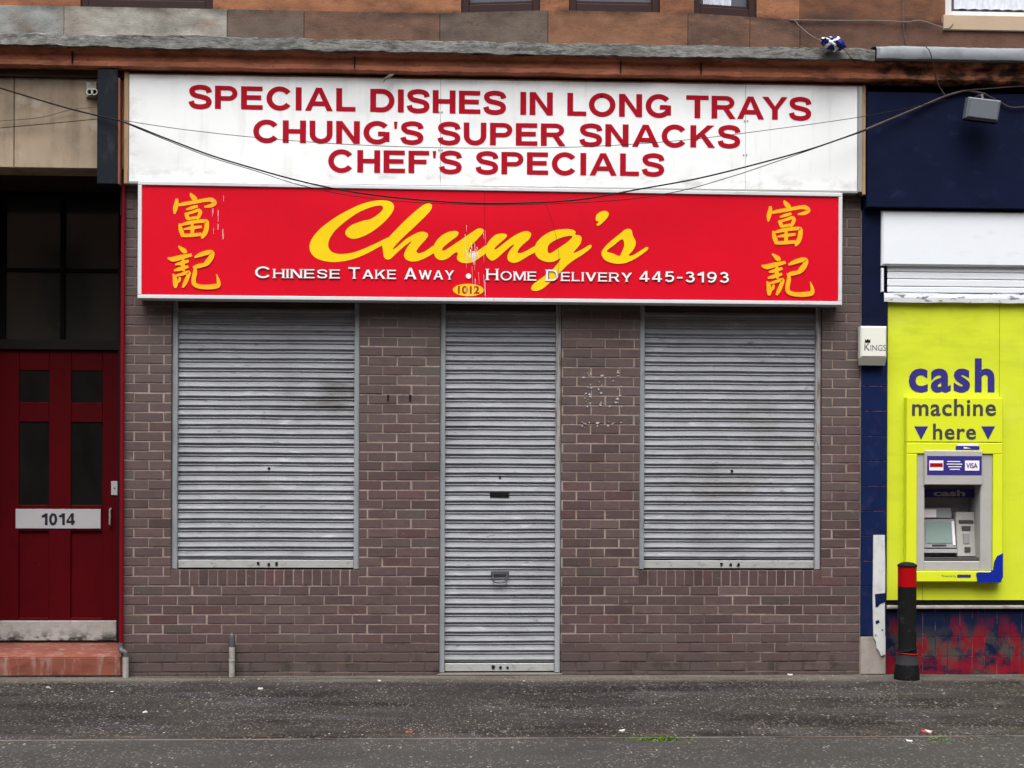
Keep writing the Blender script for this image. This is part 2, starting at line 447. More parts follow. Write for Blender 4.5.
mt['cable_black'] = M('black_cable', lin((26, 26, 28)), 0.7, 0.15)
mt['cable_grey'] = M('grey_cable', lin((84, 77, 74)), 0.8, 0.15, var=0.15, vscale=(20, 20, 20))
mt['cable_white'] = M('dirty_white_cable', lin((124, 114, 108)), 0.8, 0.1)
mt['bol_black'] = M('bollard_black', lin((22, 22, 23)), 0.6, 0.1, var=0.12, vscale=(10, 10, 4), stains=[st((74, 72, 70), (12, 12, 20), 0.58, 0.72, 0.4)])
mt['bol_red'] = M('bollard_red', lin((158, 4, 10)), 0.5, 0.12, var=0.06)
mt['bol_grey'] = M('bollard_grey', lin((50, 50, 54)), 0.6, 0.15, var=0.1)
mt['win_frame'] = M('brown_window_frame', lin((50, 33, 33)), 0.5, 0.15, var=0.1)
mt['win_white'] = M('white_window_frame', lin((206, 204, 200)), 0.4, 0.4, var=0.03)
mt['cream'] = M('cream_sill', lin((172, 152, 128)), 0.8, 0.3, var=0.08)
mt['win_glass'] = M('window_glass', lin((92, 94, 102)), 0.08, 0.5, var=0.1)
mt['lace'] = M('lace_curtain', lin((206, 210, 220)), 0.9, 0.1, var=0.2, vscale=(30, 30, 14))
mt['flag_blue'] = M('flag_blue', lin((24, 30, 100)), 0.6, 0.2, var=0.15, vscale=(30, 30, 30))
mt['flag_white'] = M('flag_white', lin((226, 230, 240)), 0.6, 0.3)
mt['concrete'] = M('concrete', lin((104, 100, 95)), 0.9, 0.15, var=0.15, vscale=(6, 6, 6), stains=[st((104, 102, 98), (9, 9, 9), 0.5, 0.7, 0.5)])
specks = dict(scale=(66, 30, 1), thr=0.42, r=0.50, amt=0.72, col=lin((128, 121, 117)), col2=lin((74, 68, 66)), nscale=(1.3, 2.4, 1), nlo=0.36, nhi=0.64, nmin=0.25)
specks2 = dict(scale=(44, 18, 1), thr=0.90, r=0.38, amt=0.75, col=lin((164, 158, 152)), col2=lin((110, 105, 101)), off=4.3, nscale=(1.1, 2.0, 1), nlo=0.4, nhi=0.6, nmin=0.3)
gum = dict(scale=(2.6, 1.9, 1), thr=0.80, r=0.035, amt=0.9, col=lin((222, 222, 216)), col2=lin((180, 176, 170)), off=1.7)
mt['asphalt'] = M('pavement_asphalt', lin((45, 42, 40)), 0.95, 0.12, var=0.25, vscale=(1.2, 2.2, 1), bump=0.5, bscale=(90, 60, 1), bdist=0.006,
    stains=[st((25, 21, 21), (0.8, 2.2, 1), 0.46, 0.62, 0.8), st((66, 63, 66), (1.3, 3.2, 1), 0.54, 0.66, 0.5), st((92, 87, 80), (1.6, 7, 1), 0.25, 0.6, 0.9, mask=[(1, -0.42, -0.22, 0, 1)]),
            st((62, 62, 46), (1.4, 5, 1), 0.52, 0.7, 0.5, mask=[(0, 2.0, 2.8, 0.15, 1)]), st((88, 76, 62), (2.5, 10, 1), 0.55, 0.7, 0.5, mask=[(1, -2.2, -2.5, 0, 1)])],
    dots=[specks, specks2, gum])
mt['road'] = M('road_asphalt', lin((55, 53, 51)), 0.95, 0.12, var=0.15, vscale=(1.0, 2.0, 1), bump=0.5, bscale=(90, 60, 1), bdist=0.006,
    stains=[st((44, 41, 41), (0.9, 2.2, 1), 0.48, 0.68, 0.5)],
    dots=[dict(specks, amt=0.55), dict(specks2, amt=0.6), dict(gum, off=8.1)])
mt['kerb'] = M('kerb_concrete', lin((96, 91, 87)), 0.9, 0.1, var=0.2, vscale=(3, 3, 3), stains=[st((52, 48, 46), (1.1, 1, 1), 0.48, 0.6, 0.85), st((80, 66, 52), (1.6, 1, 1), 0.56, 0.66, 0.7)], bump=0.3, bscale=(60, 60, 1))
mt['moss'] = M('moss', lin((84, 112, 40)), 0.9, 0.1, var=0.3, vscale=(60, 60, 60))
mt['litter_white'] = M('litter_paper', lin((186, 185, 178)), 0.7, 0.2)
mt['litter_red'] = M('litter_red', lin((150, 62, 66)), 0.6, 0.3, var=0.2, vscale=(60, 60, 60))
mt['leaf'] = M('dead_leaf', lin((110, 66, 50)), 0.8, 0.2, var=0.2, vscale=(60, 60, 60))

# ------------------------------------------------------------------ flat lettering helpers (vinyl cut from sheet, laid on a panel)
def catmull(pts, n=8):
    out = []
    P = [pts[0]] + list(pts) + [pts[-1]]
    for i in range(1, len(P) - 2):
        p0, p1, p2, p3 = P[i - 1], P[i], P[i + 1], P[i + 2]
        for k in range(n):
            t = k / n
            out.append(tuple(0.5 * (2 * b + (c - a) * t + (2 * a - 5 * b + 4 * c - d) * t * t + (-a + 3 * b - 3 * c + d) * t ** 3)
                             for a, b, c, d in zip(p0, p1, p2, p3)))
    out.append(tuple(pts[-1]))
    return out

def catmull_closed(pts, n=5):
    out = []
    N_ = len(pts)
    for i in range(N_):
        p0, p1, p2, p3 = pts[i - 1], pts[i], pts[(i + 1) % N_], pts[(i + 2) % N_]
        for k in range(n):
            t = k / n
            out.append(tuple(0.5 * (2 * b + (c - a) * t + (2 * a - 5 * b + 4 * c - d) * t * t + (-a + 3 * b - 3 * c + d) * t ** 3)
                             for a, b, c, d in zip(p0, p1, p2, p3)))
    return out

def ribbon2d(pts, round_caps=False):
    """pts: (u, v, width) -> quads in 2D"""
    L_, R_ = [], []
    n = len(pts)
    for i, (u, v, w) in enumerate(pts):
        a, b = pts[max(i - 1, 0)], pts[min(i + 1, n - 1)]
        dx, dy = b[0] - a[0], b[1] - a[1]
        l = math.hypot(dx, dy) or 1
        nx, ny = -dy / l, dx / l
        L_.append((u + nx * w / 2, v + ny * w / 2))
        R_.append((u - nx * w / 2, v - ny * w / 2))
    vs = L_ + R_
    fs = [(i, i + 1, n + i + 1, n + i) for i in range(n - 1)]
    if round_caps:
        for e in (0, n - 1):
            u, v, w = pts[e]
            q = pts[1] if e == 0 else pts[n - 2]
            ang = math.atan2(v - q[1], u - q[0])
            b = len(vs)
            vs = vs + [(u + math.cos(ang + t) * w / 2, v + math.sin(ang + t) * w / 2) for t in [(-0.5 + k / 8) * math.pi for k in range(9)]]
            fs.append(tuple(range(b, b + 9)))
    return vs, fs

def fill2d(loops):
    """outer outline and holes -> triangles"""
    cu = bpy.data.curves.new('outline', 'CURVE')
    cu.dimensions = '2D'
    cu.fill_mode = 'FRONT'
    for lp in loops:
        s = cu.splines.new('POLY')
        s.points.add(len(lp) - 1)
        for p, q in zip(s.points, lp):
            p.co = (q[0], q[1], 0, 1)
        s.use_cyclic_u = True
    o = bpy.data.objects.new('outline', cu)
    COL.objects.link(o)
    dg = bpy.context.evaluated_depsgraph_get()
    me = bpy.data.meshes.new_from_object(o.evaluated_get(dg))
    vs = [(v.co.x, v.co.y) for v in me.vertices]
    fs = [tuple(p.vertices) for p in me.polygons]
    bpy.data.objects.remove(o)
    bpy.data.curves.remove(cu)
    bpy.data.meshes.remove(me)
    return vs, fs

def text2d(body, offset=0.0, small_caps=False, scs=0.8, spacing=1.0):
    cu = bpy.data.curves.new('text', 'FONT')
    cu.body = body
    cu.offset = offset
    cu.space_character = spacing
    cu.resolution_u = 4
    if small_caps:
        cu.small_caps_scale = scs
        for i, ch in enumerate(body):
            if ch.islower():
                cu.body_format[i].use_small_caps = True
    o = bpy.data.objects.new('text', cu)
    COL.objects.link(o)
    dg = bpy.context.evaluated_depsgraph_get()
    me = bpy.data.meshes.new_from_object(o.evaluated_get(dg))
    vs = [(v.co.x, v.co.y) for v in me.vertices]
    fs = [tuple(p.vertices) for p in me.polygons]
    bpy.data.objects.remove(o)
    bpy.data.curves.remove(cu)
    bpy.data.meshes.remove(me)
    return vs, fs

def put2d(mb, vs, fs, fn, Y, idx=None):
    """lay a 2D shape on the vertical plane y = Y, facing the street; fn maps (u, v) -> (x, z)"""
    if idx is not None:
        mb.idx = idx
    out = []
    for u, v in vs:
        x, z = fn(u, v)
        out.append((x, Y, z))
    good = []
    for f in fs:
        a = 0
        for i in range(len(f)):
            p, q = out[f[i]], out[f[(i + 1) % len(f)]]
            a += p[0] * q[2] - q[0] * p[2]
        good.append(tuple(f) if a > 0 else tuple(reversed(f)))
    mb.keep = True
    mb.add(out, good)

def word(mb, body, px0, px1, base0, base1, hpx, Y, offset=0.0, small_caps=False, scs=0.8, idx=None, grow=0.0, spacing=1.0):
    """a word of the built-in typeface fitted between two measured ends; base0/base1 baseline at each end, hpx its height"""
    vs, fs = text2d(body, offset, small_caps, scs, spacing)
    u0, u1 = min(v[0] for v in vs), max(v[0] for v in vs)
    v0, v1 = min(v[1] for v in vs), max(v[1] for v in vs)
    a, b = at(px0, base0, Y), at(px1, base1, Y)
    h = at(px0, base0 - hpx, Y).z - a.z
    g = grow
    def fn(u, v):
        s, t = (u - u0) / (u1 - u0), (v - v0) / (v1 - v0)
        s = s * (1 + 2 * g / (b.x - a.x)) - g / (b.x - a.x)
        t = t * (1 + 2 * g / h) - g / h
        return a.x + (b.x - a.x) * s, a.z + (b.z - a.z) * s + h * t
    put2d(mb, vs, fs, fn, Y, idx)

# capitals of a plain grotesque, drawn as strokes: unit cap height, stroke weight T
T_ = 0.228
def arc(cx, cy, rx, ry, a0, a1, n=14):
    return [(cx + rx * math.cos(math.radians(a0 + (a1 - a0) * k / n)), cy + ry * math.sin(math.radians(a0 + (a1 - a0) * k / n))) for k in range(n + 1)]

def glyph(ch, T_=T_):
    t, h = T_, T_ / 2
    tv = T_ * 0.86
    hv = tv / 2
    V = lambda x, a=0, b=1: [(x, a, t), (x, b, t)]
    Hh = lambda y, a, b: [(a, y, tv), (b, y, tv)]
    cv = lambda pts, w=None: [(p[0], p[1], w or t * 0.95) for p in pts]
    if ch == 'I': return t, [V(h)]
    if ch == 'L': return 0.74, [V(h), Hh(hv, t, 0.74)]
    if ch == 'E': return 0.83, [V(h), Hh(hv, t, 0.83), Hh(1 - hv, t, 0.82), Hh(0.52, t, 0.77)]
    if ch == 'F': return 0.80, [V(h), Hh(1 - hv, t, 0.80), Hh(0.51, t, 0.70)]
    if ch == 'T': return 0.88, [V(0.44, 0, 1 - tv), Hh(1 - hv, 0, 0.88)]
    if ch == 'H': return 0.88, [V(h), V(0.88 - h), Hh(0.52, t, 0.88 - t)]
    if ch == 'N': return 0.90, [V(h), V(0.90 - h), ('poly', [(0.02, 1), (0.23, 1), (0.88, 0), (0.67, 0)])]
    if ch == 'A':
        return 1.06, [('poly', [(0, 0), (0.225, 0), (0.53, 0.78), (0.53, 1), (0.42, 1)]), ('poly', [(1.06, 0), (0.835, 0), (0.53, 0.78), (0.53, 1), (0.64, 1)]), Hh(0.31, 0.30, 0.76)]
    if ch == 'Y': return 1.0, [V(0.5, 0, 0.42), ('poly', [(0, 1), (0.24, 1), (0.602, 0.42), (0.398, 0.42)]), ('poly', [(1, 1), (0.76, 1), (0.398, 0.42), (0.602, 0.42)])]
    if ch == 'K': return 0.95, [V(h), ('poly', [(0.66, 1), (0.93, 1), (0.20, 0.26), (0.20, 0.52)]), ('poly', [(0.36, 0.56), (0.50, 0.70), (0.96, 0), (0.70, 0)])]
    if ch == 'P': return 0.86, [V(h), cv([(t, 1 - hv), (0.52, 1 - hv)] + arc(0.52, 0.68, 0.24, 0.32 - hv, 90, -90) + [(t, 0.36 + hv)], tv)]
    if ch == 'R': return 0.94, [V(h), cv([(t, 1 - hv), (0.56, 1 - hv)] + arc(0.56, 0.70, 0.24, 0.30 - hv, 90, -90) + [(t, 0.40 + hv)], tv), ('poly', [(0.44, 0.44), (0.66, 0.46), (0.95, 0), (0.71, 0)])]
    if ch == 'D': return 0.93, [V(h), cv([(t, 1 - hv), (0.44, 1 - hv)] + arc(0.44, 0.5, 0.385, 0.5 - hv, 90, -90, 18) + [(t, hv)], tv * 1.08)]
    if ch == 'U': return 0.88, [cv([(h, 1), (h, 0.40)] + arc(0.44, 0.40, 0.44 - h, 0.41 - hv, 180, 360) + [(0.88 - h, 0.40), (0.88 - h, 1)])]
    if ch == 'O': return 1.05, [cv(arc(0.525, 0.5, 0.525 - h, 0.515 - hv, 90, 456, 30))]
    if ch == 'C': return 0.99, [cv(arc(0.515, 0.5, 0.515 - h, 0.515 - hv, 35, 325, 26))]
    if ch == 'G': return 1.03, [cv(arc(0.525, 0.5, 0.525 - h, 0.515 - hv, 38, 338, 28)), V(1.0 - h, 0.10, 0.535), Hh(0.45, 0.56, 0.82)]
    if ch == 'S':
        c = catmull([(0.83, 0.69), (0.75, 0.86), (0.46, 0.925), (0.17, 0.85), (0.125, 0.70), (0.24, 0.575), (0.48, 0.515), (0.72, 0.44), (0.815, 0.30), (0.74, 0.14), (0.46, 0.075), (0.17, 0.14), (0.085, 0.315)], 5)
        return 0.85, [cv([(q[0] * 0.924, q[1]) for q in c], t * 0.93)]
    if ch == 'V': return 1.0, [('poly', [(0, 1), (0.235, 1), (0.53, 0.2), (0.53, 0), (0.41, 0)]), ('poly', [(1, 1), (0.79, 1), (0.47, 0.2), (0.47, 0), (0.59, 0)])]
    if ch == 'W':
        a_ = [('poly', [(0, 1), (0.215, 1), (0.44, 0.22), (0.44, 0), (0.33, 0)]), ('poly', [(0.84, 1), (0.64, 1), (0.36, 0.2), (0.36, 0), (0.50, 0)])]
        return 1.42, a_ + [('poly', [(1.42 - p[0], p[1]) for p in q[1]]) for q in a_]
    if ch == 'M': return 1.12, [V(h), V(1.12 - h), ('poly', [(0.02, 1), (0.26, 1), (0.62, 0.12), (0.50, 0.02)]), ('poly', [(1.10, 1), (0.86, 1), (0.50, 0.12), (0.62, 0.02)])]
    if ch == '-': return 0.42, [Hh(0.42, 0, 0.42)]
    if ch == '5': return 0.72, [Hh(1 - hv, 0.12, 0.66), ('poly', [(0.10, 1), (0.27, 1), (0.22, 0.52), (0.04, 0.46)]), cv(catmull([(0.12, 0.52), (0.36, 0.60), (0.60, 0.50), (0.635, 0.30), (0.52, 0.12), (0.30, 0.07), (0.07, 0.20)], 5))]
    if ch == '3': return 0.72, [cv(catmull([(0.09, 0.80), (0.22, 0.91), (0.44, 0.91), (0.58, 0.76), (0.48, 0.59), (0.30, 0.545)], 5)), cv(catmull([(0.30, 0.54), (0.54, 0.48), (0.63, 0.30), (0.52, 0.11), (0.30, 0.07), (0.07, 0.20)], 5))]
    if ch == '9': return 0.74, [cv(arc(0.36, 0.67, 0.36 - h, 0.33 - hv, 0, 372, 22)), cv(catmull([(0.74 - h, 0.70), (0.63, 0.42), (0.50, 0.16), (0.30, 0.07), (0.10, 0.15)], 5))]
    if ch == '1': return 0.50, [V(0.40), ('poly', [(0.0, 0.80), (0.0, 0.66), (0.30, 0.66), (0.30, 0.98)])]
    if ch == '0': return 0.70, [cv(arc(0.35, 0.5, 0.35 - h, 0.515 - hv, 90, 450, 26))]
    if ch == '4': return 0.74, [V(0.52), Hh(0.27, 0, 0.74), ('poly', [(0.42, 1), (0.56, 1), (0.17, 0.33), (0, 0.33)])]
    if ch == "'": return 0.14, [('poly', [(0, 1), (0.14, 1), (0.115, 0.68), (0.025, 0.68)])]
    return 0.30, []

def caps_line(mb, text, px0, px1, base0, base1, hpx, Y, next_word=None):
    gap, spc = 0.13, 0.56
    x, items = 0.0, []
    KERN = {'AY': -0.20, 'RA': -0.07, 'YS': -0.06, 'LA': 0.0, 'AC': -0.05, 'LO': -0.04, 'TR': -0.02}
    for ci, ch in enumerate(text):
        if ch == ' ':
            x += spc - gap
            items.append(None)
            continue
        w, strokes = glyph(ch)
        items.append((x, strokes))
        x += w + gap + KERN.get(text[ci:ci + 2], 0.0)
    tot = x - gap
    a, b = at(px0, base0, Y), at(px1, base1, Y)
    h = at(px0, base0 - hpx, Y).z - a.z
    k = 0
    for it in items:
        if it is None:
            mb = next_word(mb) if next_word else mb
            continue
        ox, strokes = it
        for si, s in enumerate(strokes):
            if isinstance(s, tuple) and s[0] == 'poly':
                vs, fs = s[1], [tuple(range(len(s[1])))]
            else:
                vs, fs = ribbon2d(s)
            def fn(u, v, ox=ox):
                q = (u + ox) / tot
                return a.x + (b.x - a.x) * q, a.z + (b.z - a.z) * q + h * v
            put2d(mb, vs, fs, fn, Y - 0.0004 * si)
    return mb

def traced(ox, oy, sc_, Y):
    """maps points measured on an enlargement of a flat sign to the sign's own plane"""
    def fn(u, v):
        p = at(ox + u / sc_, oy + v / sc_, Y)
        return p.x, p.z
    return fn

def engraved(mb, text, px0, px1, base0, base1, hpx, Y, weight=0.15, grow=0.0, small=0.80):
    """wide small capitals with tiny serifs, first letter larger"""
    gap, x, items = 0.20, 0.0, []
    for ci, ch in enumerate(text):
        k = 1.0 if ci == 0 or not ch.isalpha() else small
        w, strokes = glyph(ch, weight + grow)
        w *= 1.08 if ch.isalpha() else 0.95
        strokes = list(strokes)
        if ch.isalpha():
            for s in list(strokes):
                if not (isinstance(s, tuple) and s[0] == 'poly') and len(s) == 2 and s[0][0] == s[1][0] and s[0][2] == weight + grow:
                    for (u, v, t) in s:
                        vv = (v, v + 0.055) if v < 0.5 else (v - 0.055, v)
                        strokes.append(('poly', [(u - t * 0.5 - 0.07, vv[0]), (u + t * 0.5 + 0.07, vv[0]), (u + t * 0.5 + 0.07, vv[1]), (u - t * 0.5 - 0.07, vv[1])]))
        items.append((x, k, strokes))
        x += w * k + gap * k
    tot = x - gap * small
    a, b = at(px0, base0, Y), at(px1, base1, Y)
    h = at(px0, base0 - hpx, Y).z - a.z
    for ox, k, strokes in items:
        for si, s in enumerate(strokes):
            if isinstance(s, tuple) and s[0] == 'poly':
                vs, fs = s[1], [tuple(range(len(s[1])))]
            else:
                vs, fs = ribbon2d(s)
            def fn(u, v):
                q = (u * k * (1.08 if text[0].isalpha() else 0.95) + ox) / tot
                return a.x + (b.x - a.x) * q, a.z + (b.z - a.z) * q + h * v * k
            put2d(mb, vs, fs, fn, Y - 0.0003 * si)

# ------------------------------------------------------------------ ground
KY = -2.64
g = MB().box(-40, 40, KY + 0.017, 1.4, -0.3, 0.0)
tag(g.build('pavement', mt['asphalt']), kind='structure')
g = MB().box(-40, 40, KY - 0.016, KY + 0.016, -0.3, 0.002)
tag(g.build('kerb_strip', mt['kerb']), kind='structure')
g = MB().sheet([(-400, -400, -0.003), (400, -400, -0.003), (400, KY - 0.017, -0.002), (-400, KY - 0.017, -0.002)])
tag(g.build('road', mt['road']), kind='structure')
g = MB().sheet([(-400, 1.4, -0.05), (400, 1.4, -0.05), (400, 400, -0.05), (-400, 400, -0.05)])
tag(g.build('ground', mt['road']), kind='structure')

# the other side of the street, behind the camera: it closes off the low sky and shows in the glass
mt['far_stone'] = M('far_sandstone', lin((142, 116, 98)), 0.9, 0.15, var=0.2, vscale=(1, 1, 2))
mt['far_pane'] = M('far_pane', lin((50, 52, 56)), 0.2, 0.4)
om = MB()
OY = -19.0
om.box(-45, 45, OY - 9, OY, -0.1, 13.5)
om.box(-45, 45, OY + 0.002, OY + 0.3, 3.7, 4.0)
om.box(-45, 45, OY + 0.002, OY + 0.4, 13.2, 13.6)
om.idx = 1
for k in range(-14, 15):
    om.box(k * 3.1 - 0.6, k * 3.1 + 0.6, OY + 0.002, OY + 0.02, 0.8, 3.1)
    for fl_ in range(3):
        om.box(k * 3.1 - 0.55, k * 3.1 + 0.55, OY + 0.002, OY + 0.02, 4.9 + 3.0 * fl_, 6.8 + 3.0 * fl_)
tag(om.build('opposite_terrace', [mt['far_stone'], mt['far_pane']]), kind='structure')

# ------------------------------------------------------------------ tenement: sandstone storey, cornice, close entrance
ten = thing('tenement_building', 'brown sandstone tenement above the shops with mossy cornice and red close door', 'building', (0, 0.5, 0))
XL, XR = -9.0, 9.0
xb_l, xb_r = X(124), X(860)                # edges of the brick shopfront
Zc1 = Z(32.5, 10, -0.25); Zc0 = Z(47, 10, -0.25)
z_cor0, z_cor1 = (Z(47, 10, -0.25) + Z(56, 512, -0.25)) / 2, (Z(32.5, 10, -0.25) + Z(41, 512, -0.25)) / 2
z_fr0 = Z(70.5, 300, -0.14)                  # bottom of frieze
Z_TOP = 7.6

ORANGE = lin((146, 100, 74)); BROWN = lin((104, 80, 68)); DULL = lin((94, 70, 60)); GREY = lin((134, 137, 134)); GREYB = lin((98, 88, 80))

def plan_blocks(mb, plan, cols, z0, z1, depth, gap=0.005):
    """ashlar blocks along a plan polyline; cols: list of (fraction end, colour) per segment"""
    for (p, q), cl in zip(zip(plan[:-1], plan[1:]), cols):
        p, q = Vector((p[0], p[1], 0)), Vector((q[0], q[1], 0))
        d = (q - p)
        n = Vector((-d.y, d.x, 0)).normalized()
        s0 = 0.0
        for s1, c in cl:
            a, b = p + d * s0, p + d * s1
            e = d.normalized() * gap / 2
            a, b = a + e, b - e
            mb.col = c
            vs = []
            for z in (z0, z1):
                vs += [(a.x, a.y, z), (b.x, b.y, z), (b.x + n.x * depth, b.y + n.y * depth, z), (a.x + n.x * depth, a.y + n.y * depth, z)]
            mb.add(vs, [(0, 3, 2, 1), (4, 5, 6, 7), (0, 1, 5, 4), (1, 2, 6, 5), (2, 3, 7, 6), (3, 0, 4, 7)])
            s0 = s1

zs_l = Z(9.5, 240, -0.03)                  # top of sill course on the left
bay = [(X(440, -0.03, 10), -0.03), (X(548, -0.15, 10), -0.15), (X(688, -0.15, 10), -0.15), (X(800, -0.03, 20), -0.03)]
xs = lambda px: X(px, -0.03, 20)
sc_m = MB()
def fr(a, b, px): return (xs(px) - a) / (b - a)
plan = [(XL, -0.03), bay[0], bay[1], bay[2], bay[3], (XR, -0.03)]
seg0 = [(fr(XL, bay[0][0], -150), GREY), (fr(XL, bay[0][0], 64), GREY), (fr(XL, bay[0][0], 227), lin((150, 148, 140))), (fr(XL, bay[0][0], 304), GREYB), (1, BROWN)]
seg4 = [(fr(bay[3][0], XR, 905), DULL), (fr(bay[3][0], XR, 1090), DULL), (1, BROWN)]
z_sill0 = z_cor1 - 0.05
plan_blocks(sc_m, plan, [seg0, [(1, GREYB)], [(1, lin((124, 90, 70)))], [(0.55, BROWN), (1, BROWN)], seg4], z_sill0, zs_l, 0.3)
sc_m.build('sill_course', mt['stone'], ten)
# wall behind and above, between window openings
wb = MB()
for z0, z1 in ((z_fr0 - 0.5, z_sill0 + 0.02),):
    wb.col = BROWN
    wb.box(XL, XR, 0.0, 0.3, z0, z1)
wins = []          # (plan p, plan q) of each window opening in the plane of the wall
def onseg(p, q, px, py):
    # crossing of the sight line with a wall plane, measured once to place the opening
    best = None
    for k in range(2001):
        s = k / 2000
        pt = Vector((p[0] + (q[0] - p[0]) * s, p[1] + (q[1] - p[1]) * s, 0))
        e = abs(at(px, py, pt.y).x - pt.x)
        if best is None or e < best[0]:
            best = (e, s)
    return best[1]
W0 = 0.0
wplan = [(XL, W0), (bay[0][0], W0), (bay[1][0], bay[1][1] + 0.03), (bay[2][0], bay[2][1] + 0.03), (bay[3][0], W0), (XR, W0)]
openings = {0: [(-260, -130), (80, 213)], 1: [(461, 540)], 2: [(569, 660)], 3: [(694, 757)], 4: [(945, 1090)]}
for i in range(5):
    p, q = Vector((*wplan[i], 0)), Vector((*wplan[i + 1], 0))
    d = q - p
    n = Vector((-d.y, d.x, 0)).normalized()
    cuts = []
    for a, b in openings[i]:
        cuts.append((onseg(p, q, a, 8), onseg(p, q, b, 8)))
    s = 0.0
    cols_w = [ORANGE, ORANGE, lin((138, 92, 68))]
    pieces = []
    for a, b in cuts:
        pieces.append((s, a, zs_l, Z_TOP, i))
        pieces.append((a, b, zs_l + 1.9, Z_TOP, i))
        wins.append((i, p + d * a, p + d * b, n))
        s = b
    pieces.append((s, 1, zs_l, Z_TOP, i))
    for a, b, z0, z1, j in pieces:
        zz = z0
        while zz < z1 - 0.01:
            ze = min(zz + 0.34, z1)
            A, B = p + d * a, p + d * b
            wb.col = random.choice(cols_w) if j < 4 else lin((110, 76, 58))
            vs = []
            for z in (zz + 0.002, ze - 0.002):
                vs += [(A.x, A.y, z), (B.x, B.y, z), (B.x + n.x * 0.3, B.y + n.y * 0.3, z), (A.x + n.x * 0.3, A.y + n.y * 0.3, z)]
            wb.add(vs, [(0, 3, 2, 1), (4, 5, 6, 7), (0, 1, 5, 4), (1, 2, 6, 5), (2, 3, 7, 6), (3, 0, 4, 7)])
            zz = ze
wb.build('upper_wall', mt['stone'], ten)
for i, p, q, n in wins:
    d = (q - p)
    w = d.length
    e = d.normalized()
    R = Matrix(((e.x, n.x, 0, p.x), (e.y, n.y, 0, p.y), (0, 0, 1, 0), (0, 0, 0, 1)))
    white = i == 4
    fmat = mt['win_white'] if white else mt['win_frame']
    z0, z1 = zs_l + 0.002, zs_l + 1.88
    if i == 4:
        z0 += 0.06
    f = MB(); f.m = R
    fw = 0.06
    f.cbox(0.003, fw, 0.02, 0.13, z0, z1)
    f.cbox(w - fw, w - 0.003, 0.02, 0.13, z0, z1)
    rh = 0.03 if white else 0.075
    f.cbox(fw, w - fw, 0.02, 0.13, z0, z0 + rh)
    f.cbox(fw, w - fw, 0.045, 0.13, z0 + rh, z0 + rh + 0.03)
    f.cbox(fw, w - fw, 0.02, 0.13, z1 - fw, z1)
    f.cbox(fw, w - fw, 0.05, 0.12, (z0 + z1) / 2 - 0.03, (z0 + z1) / 2 + 0.03)
    wo_ = f.build('window', fmat, ten)
    gm = MB(); gm.m = R
    gm.box(fw, w - fw, 0.085, 0.093, z0 + rh, z1 - fw)
    gm.build('pane', mt['win_glass'], wo_)
    if i >= 3:
        cm = MB(); cm.m = R
        n_ = 60
        vs, fs = [], []
        for k in range(n_ + 1):
            u = fw + 0.04 + (w - 2 * fw - 0.08) * k / n_ * (0.72 if i == 3 else 1.0)
            y = 0.075 + 0.008 * math.sin(k * 1.1)
            vs += [(u, y, z0 + 0.09), (u, y, z1 - 0.1)]
        for k in range(n_):
            fs.append((2 * k, 2 * k + 2, 2 * k + 3, 2 * k + 1))
        cm.add(vs, fs)
        cm.build('net_curtain', mt['lace'], wo_)
    if white:
        sm = MB(); sm.m = R
        sm.cbox(-0.03, w + 0.03, -0.05, 0.12, zs_l - 0.06, zs_l + 0.06)
        sm.build('sill', mt['cream'], wo_)
rw = MB()  # unseen walls and roof added to stop daylight leaking through the hollow building
rw.col = BROWN
rw.box(XL - 0.25, XR + 0.25, 1.3, 1.55, 0.0, Z_TOP + 0.2)
rw.box(XL - 0.25, XL - 0.002, -0.05, 1.299, 0.0, Z_TOP + 0.2)
rw.box(XR + 0.002, XR + 0.25, -0.05, 1.299, 0.0, Z_TOP + 0.2)
rw.box(XL - 0.001, XR + 0.001, -0.25, 1.299, Z_TOP + 0.002, Z_TOP + 0.2)
rw.build('light_stop_shell', mt['stone'], ten)
# cornice: rough eroded stone, left and middle; lead covers it on the right
def rough_bar(mb, x0, x1, prof, amp, nx, seed):
    """a moulding profile (y, z) run along x with eroded edges"""
    np_ = len(prof)
    vs, fs = [], []
    for i in range(nx + 1):
        x = x0 + (x1 - x0) * i / nx
        for j, (y, z) in enumerate(prof):
            k = mnoise.noise((x * 2.1 + seed, z * 9 + y * 7, seed)) * 0.5 + mnoise.noise((x * 9 + seed, z * 17 + y * 13, seed)) * 0.3 + mnoise.noise((x * 28, z * 30 + y * 31, seed)) * 0.3
            back = 0.0 if j in (0, np_ - 1) else 1.0
            vs.append((x, y + amp * k * back, z + amp * 0.9 * back * mnoise.noise((x * 5 + 7 + seed, y * 15 + z * 11, seed + 3)) + amp * 0.35 * back * mnoise.noise((x * 21, y * 15 + z * 11, seed + 9))))
    for i in range(nx):
        for j in range(np_ - 1):
            a = i * np_ + j
            fs.append((a, a + 1, a + np_ + 1, a + np_))
    mb.add(vs, fs)

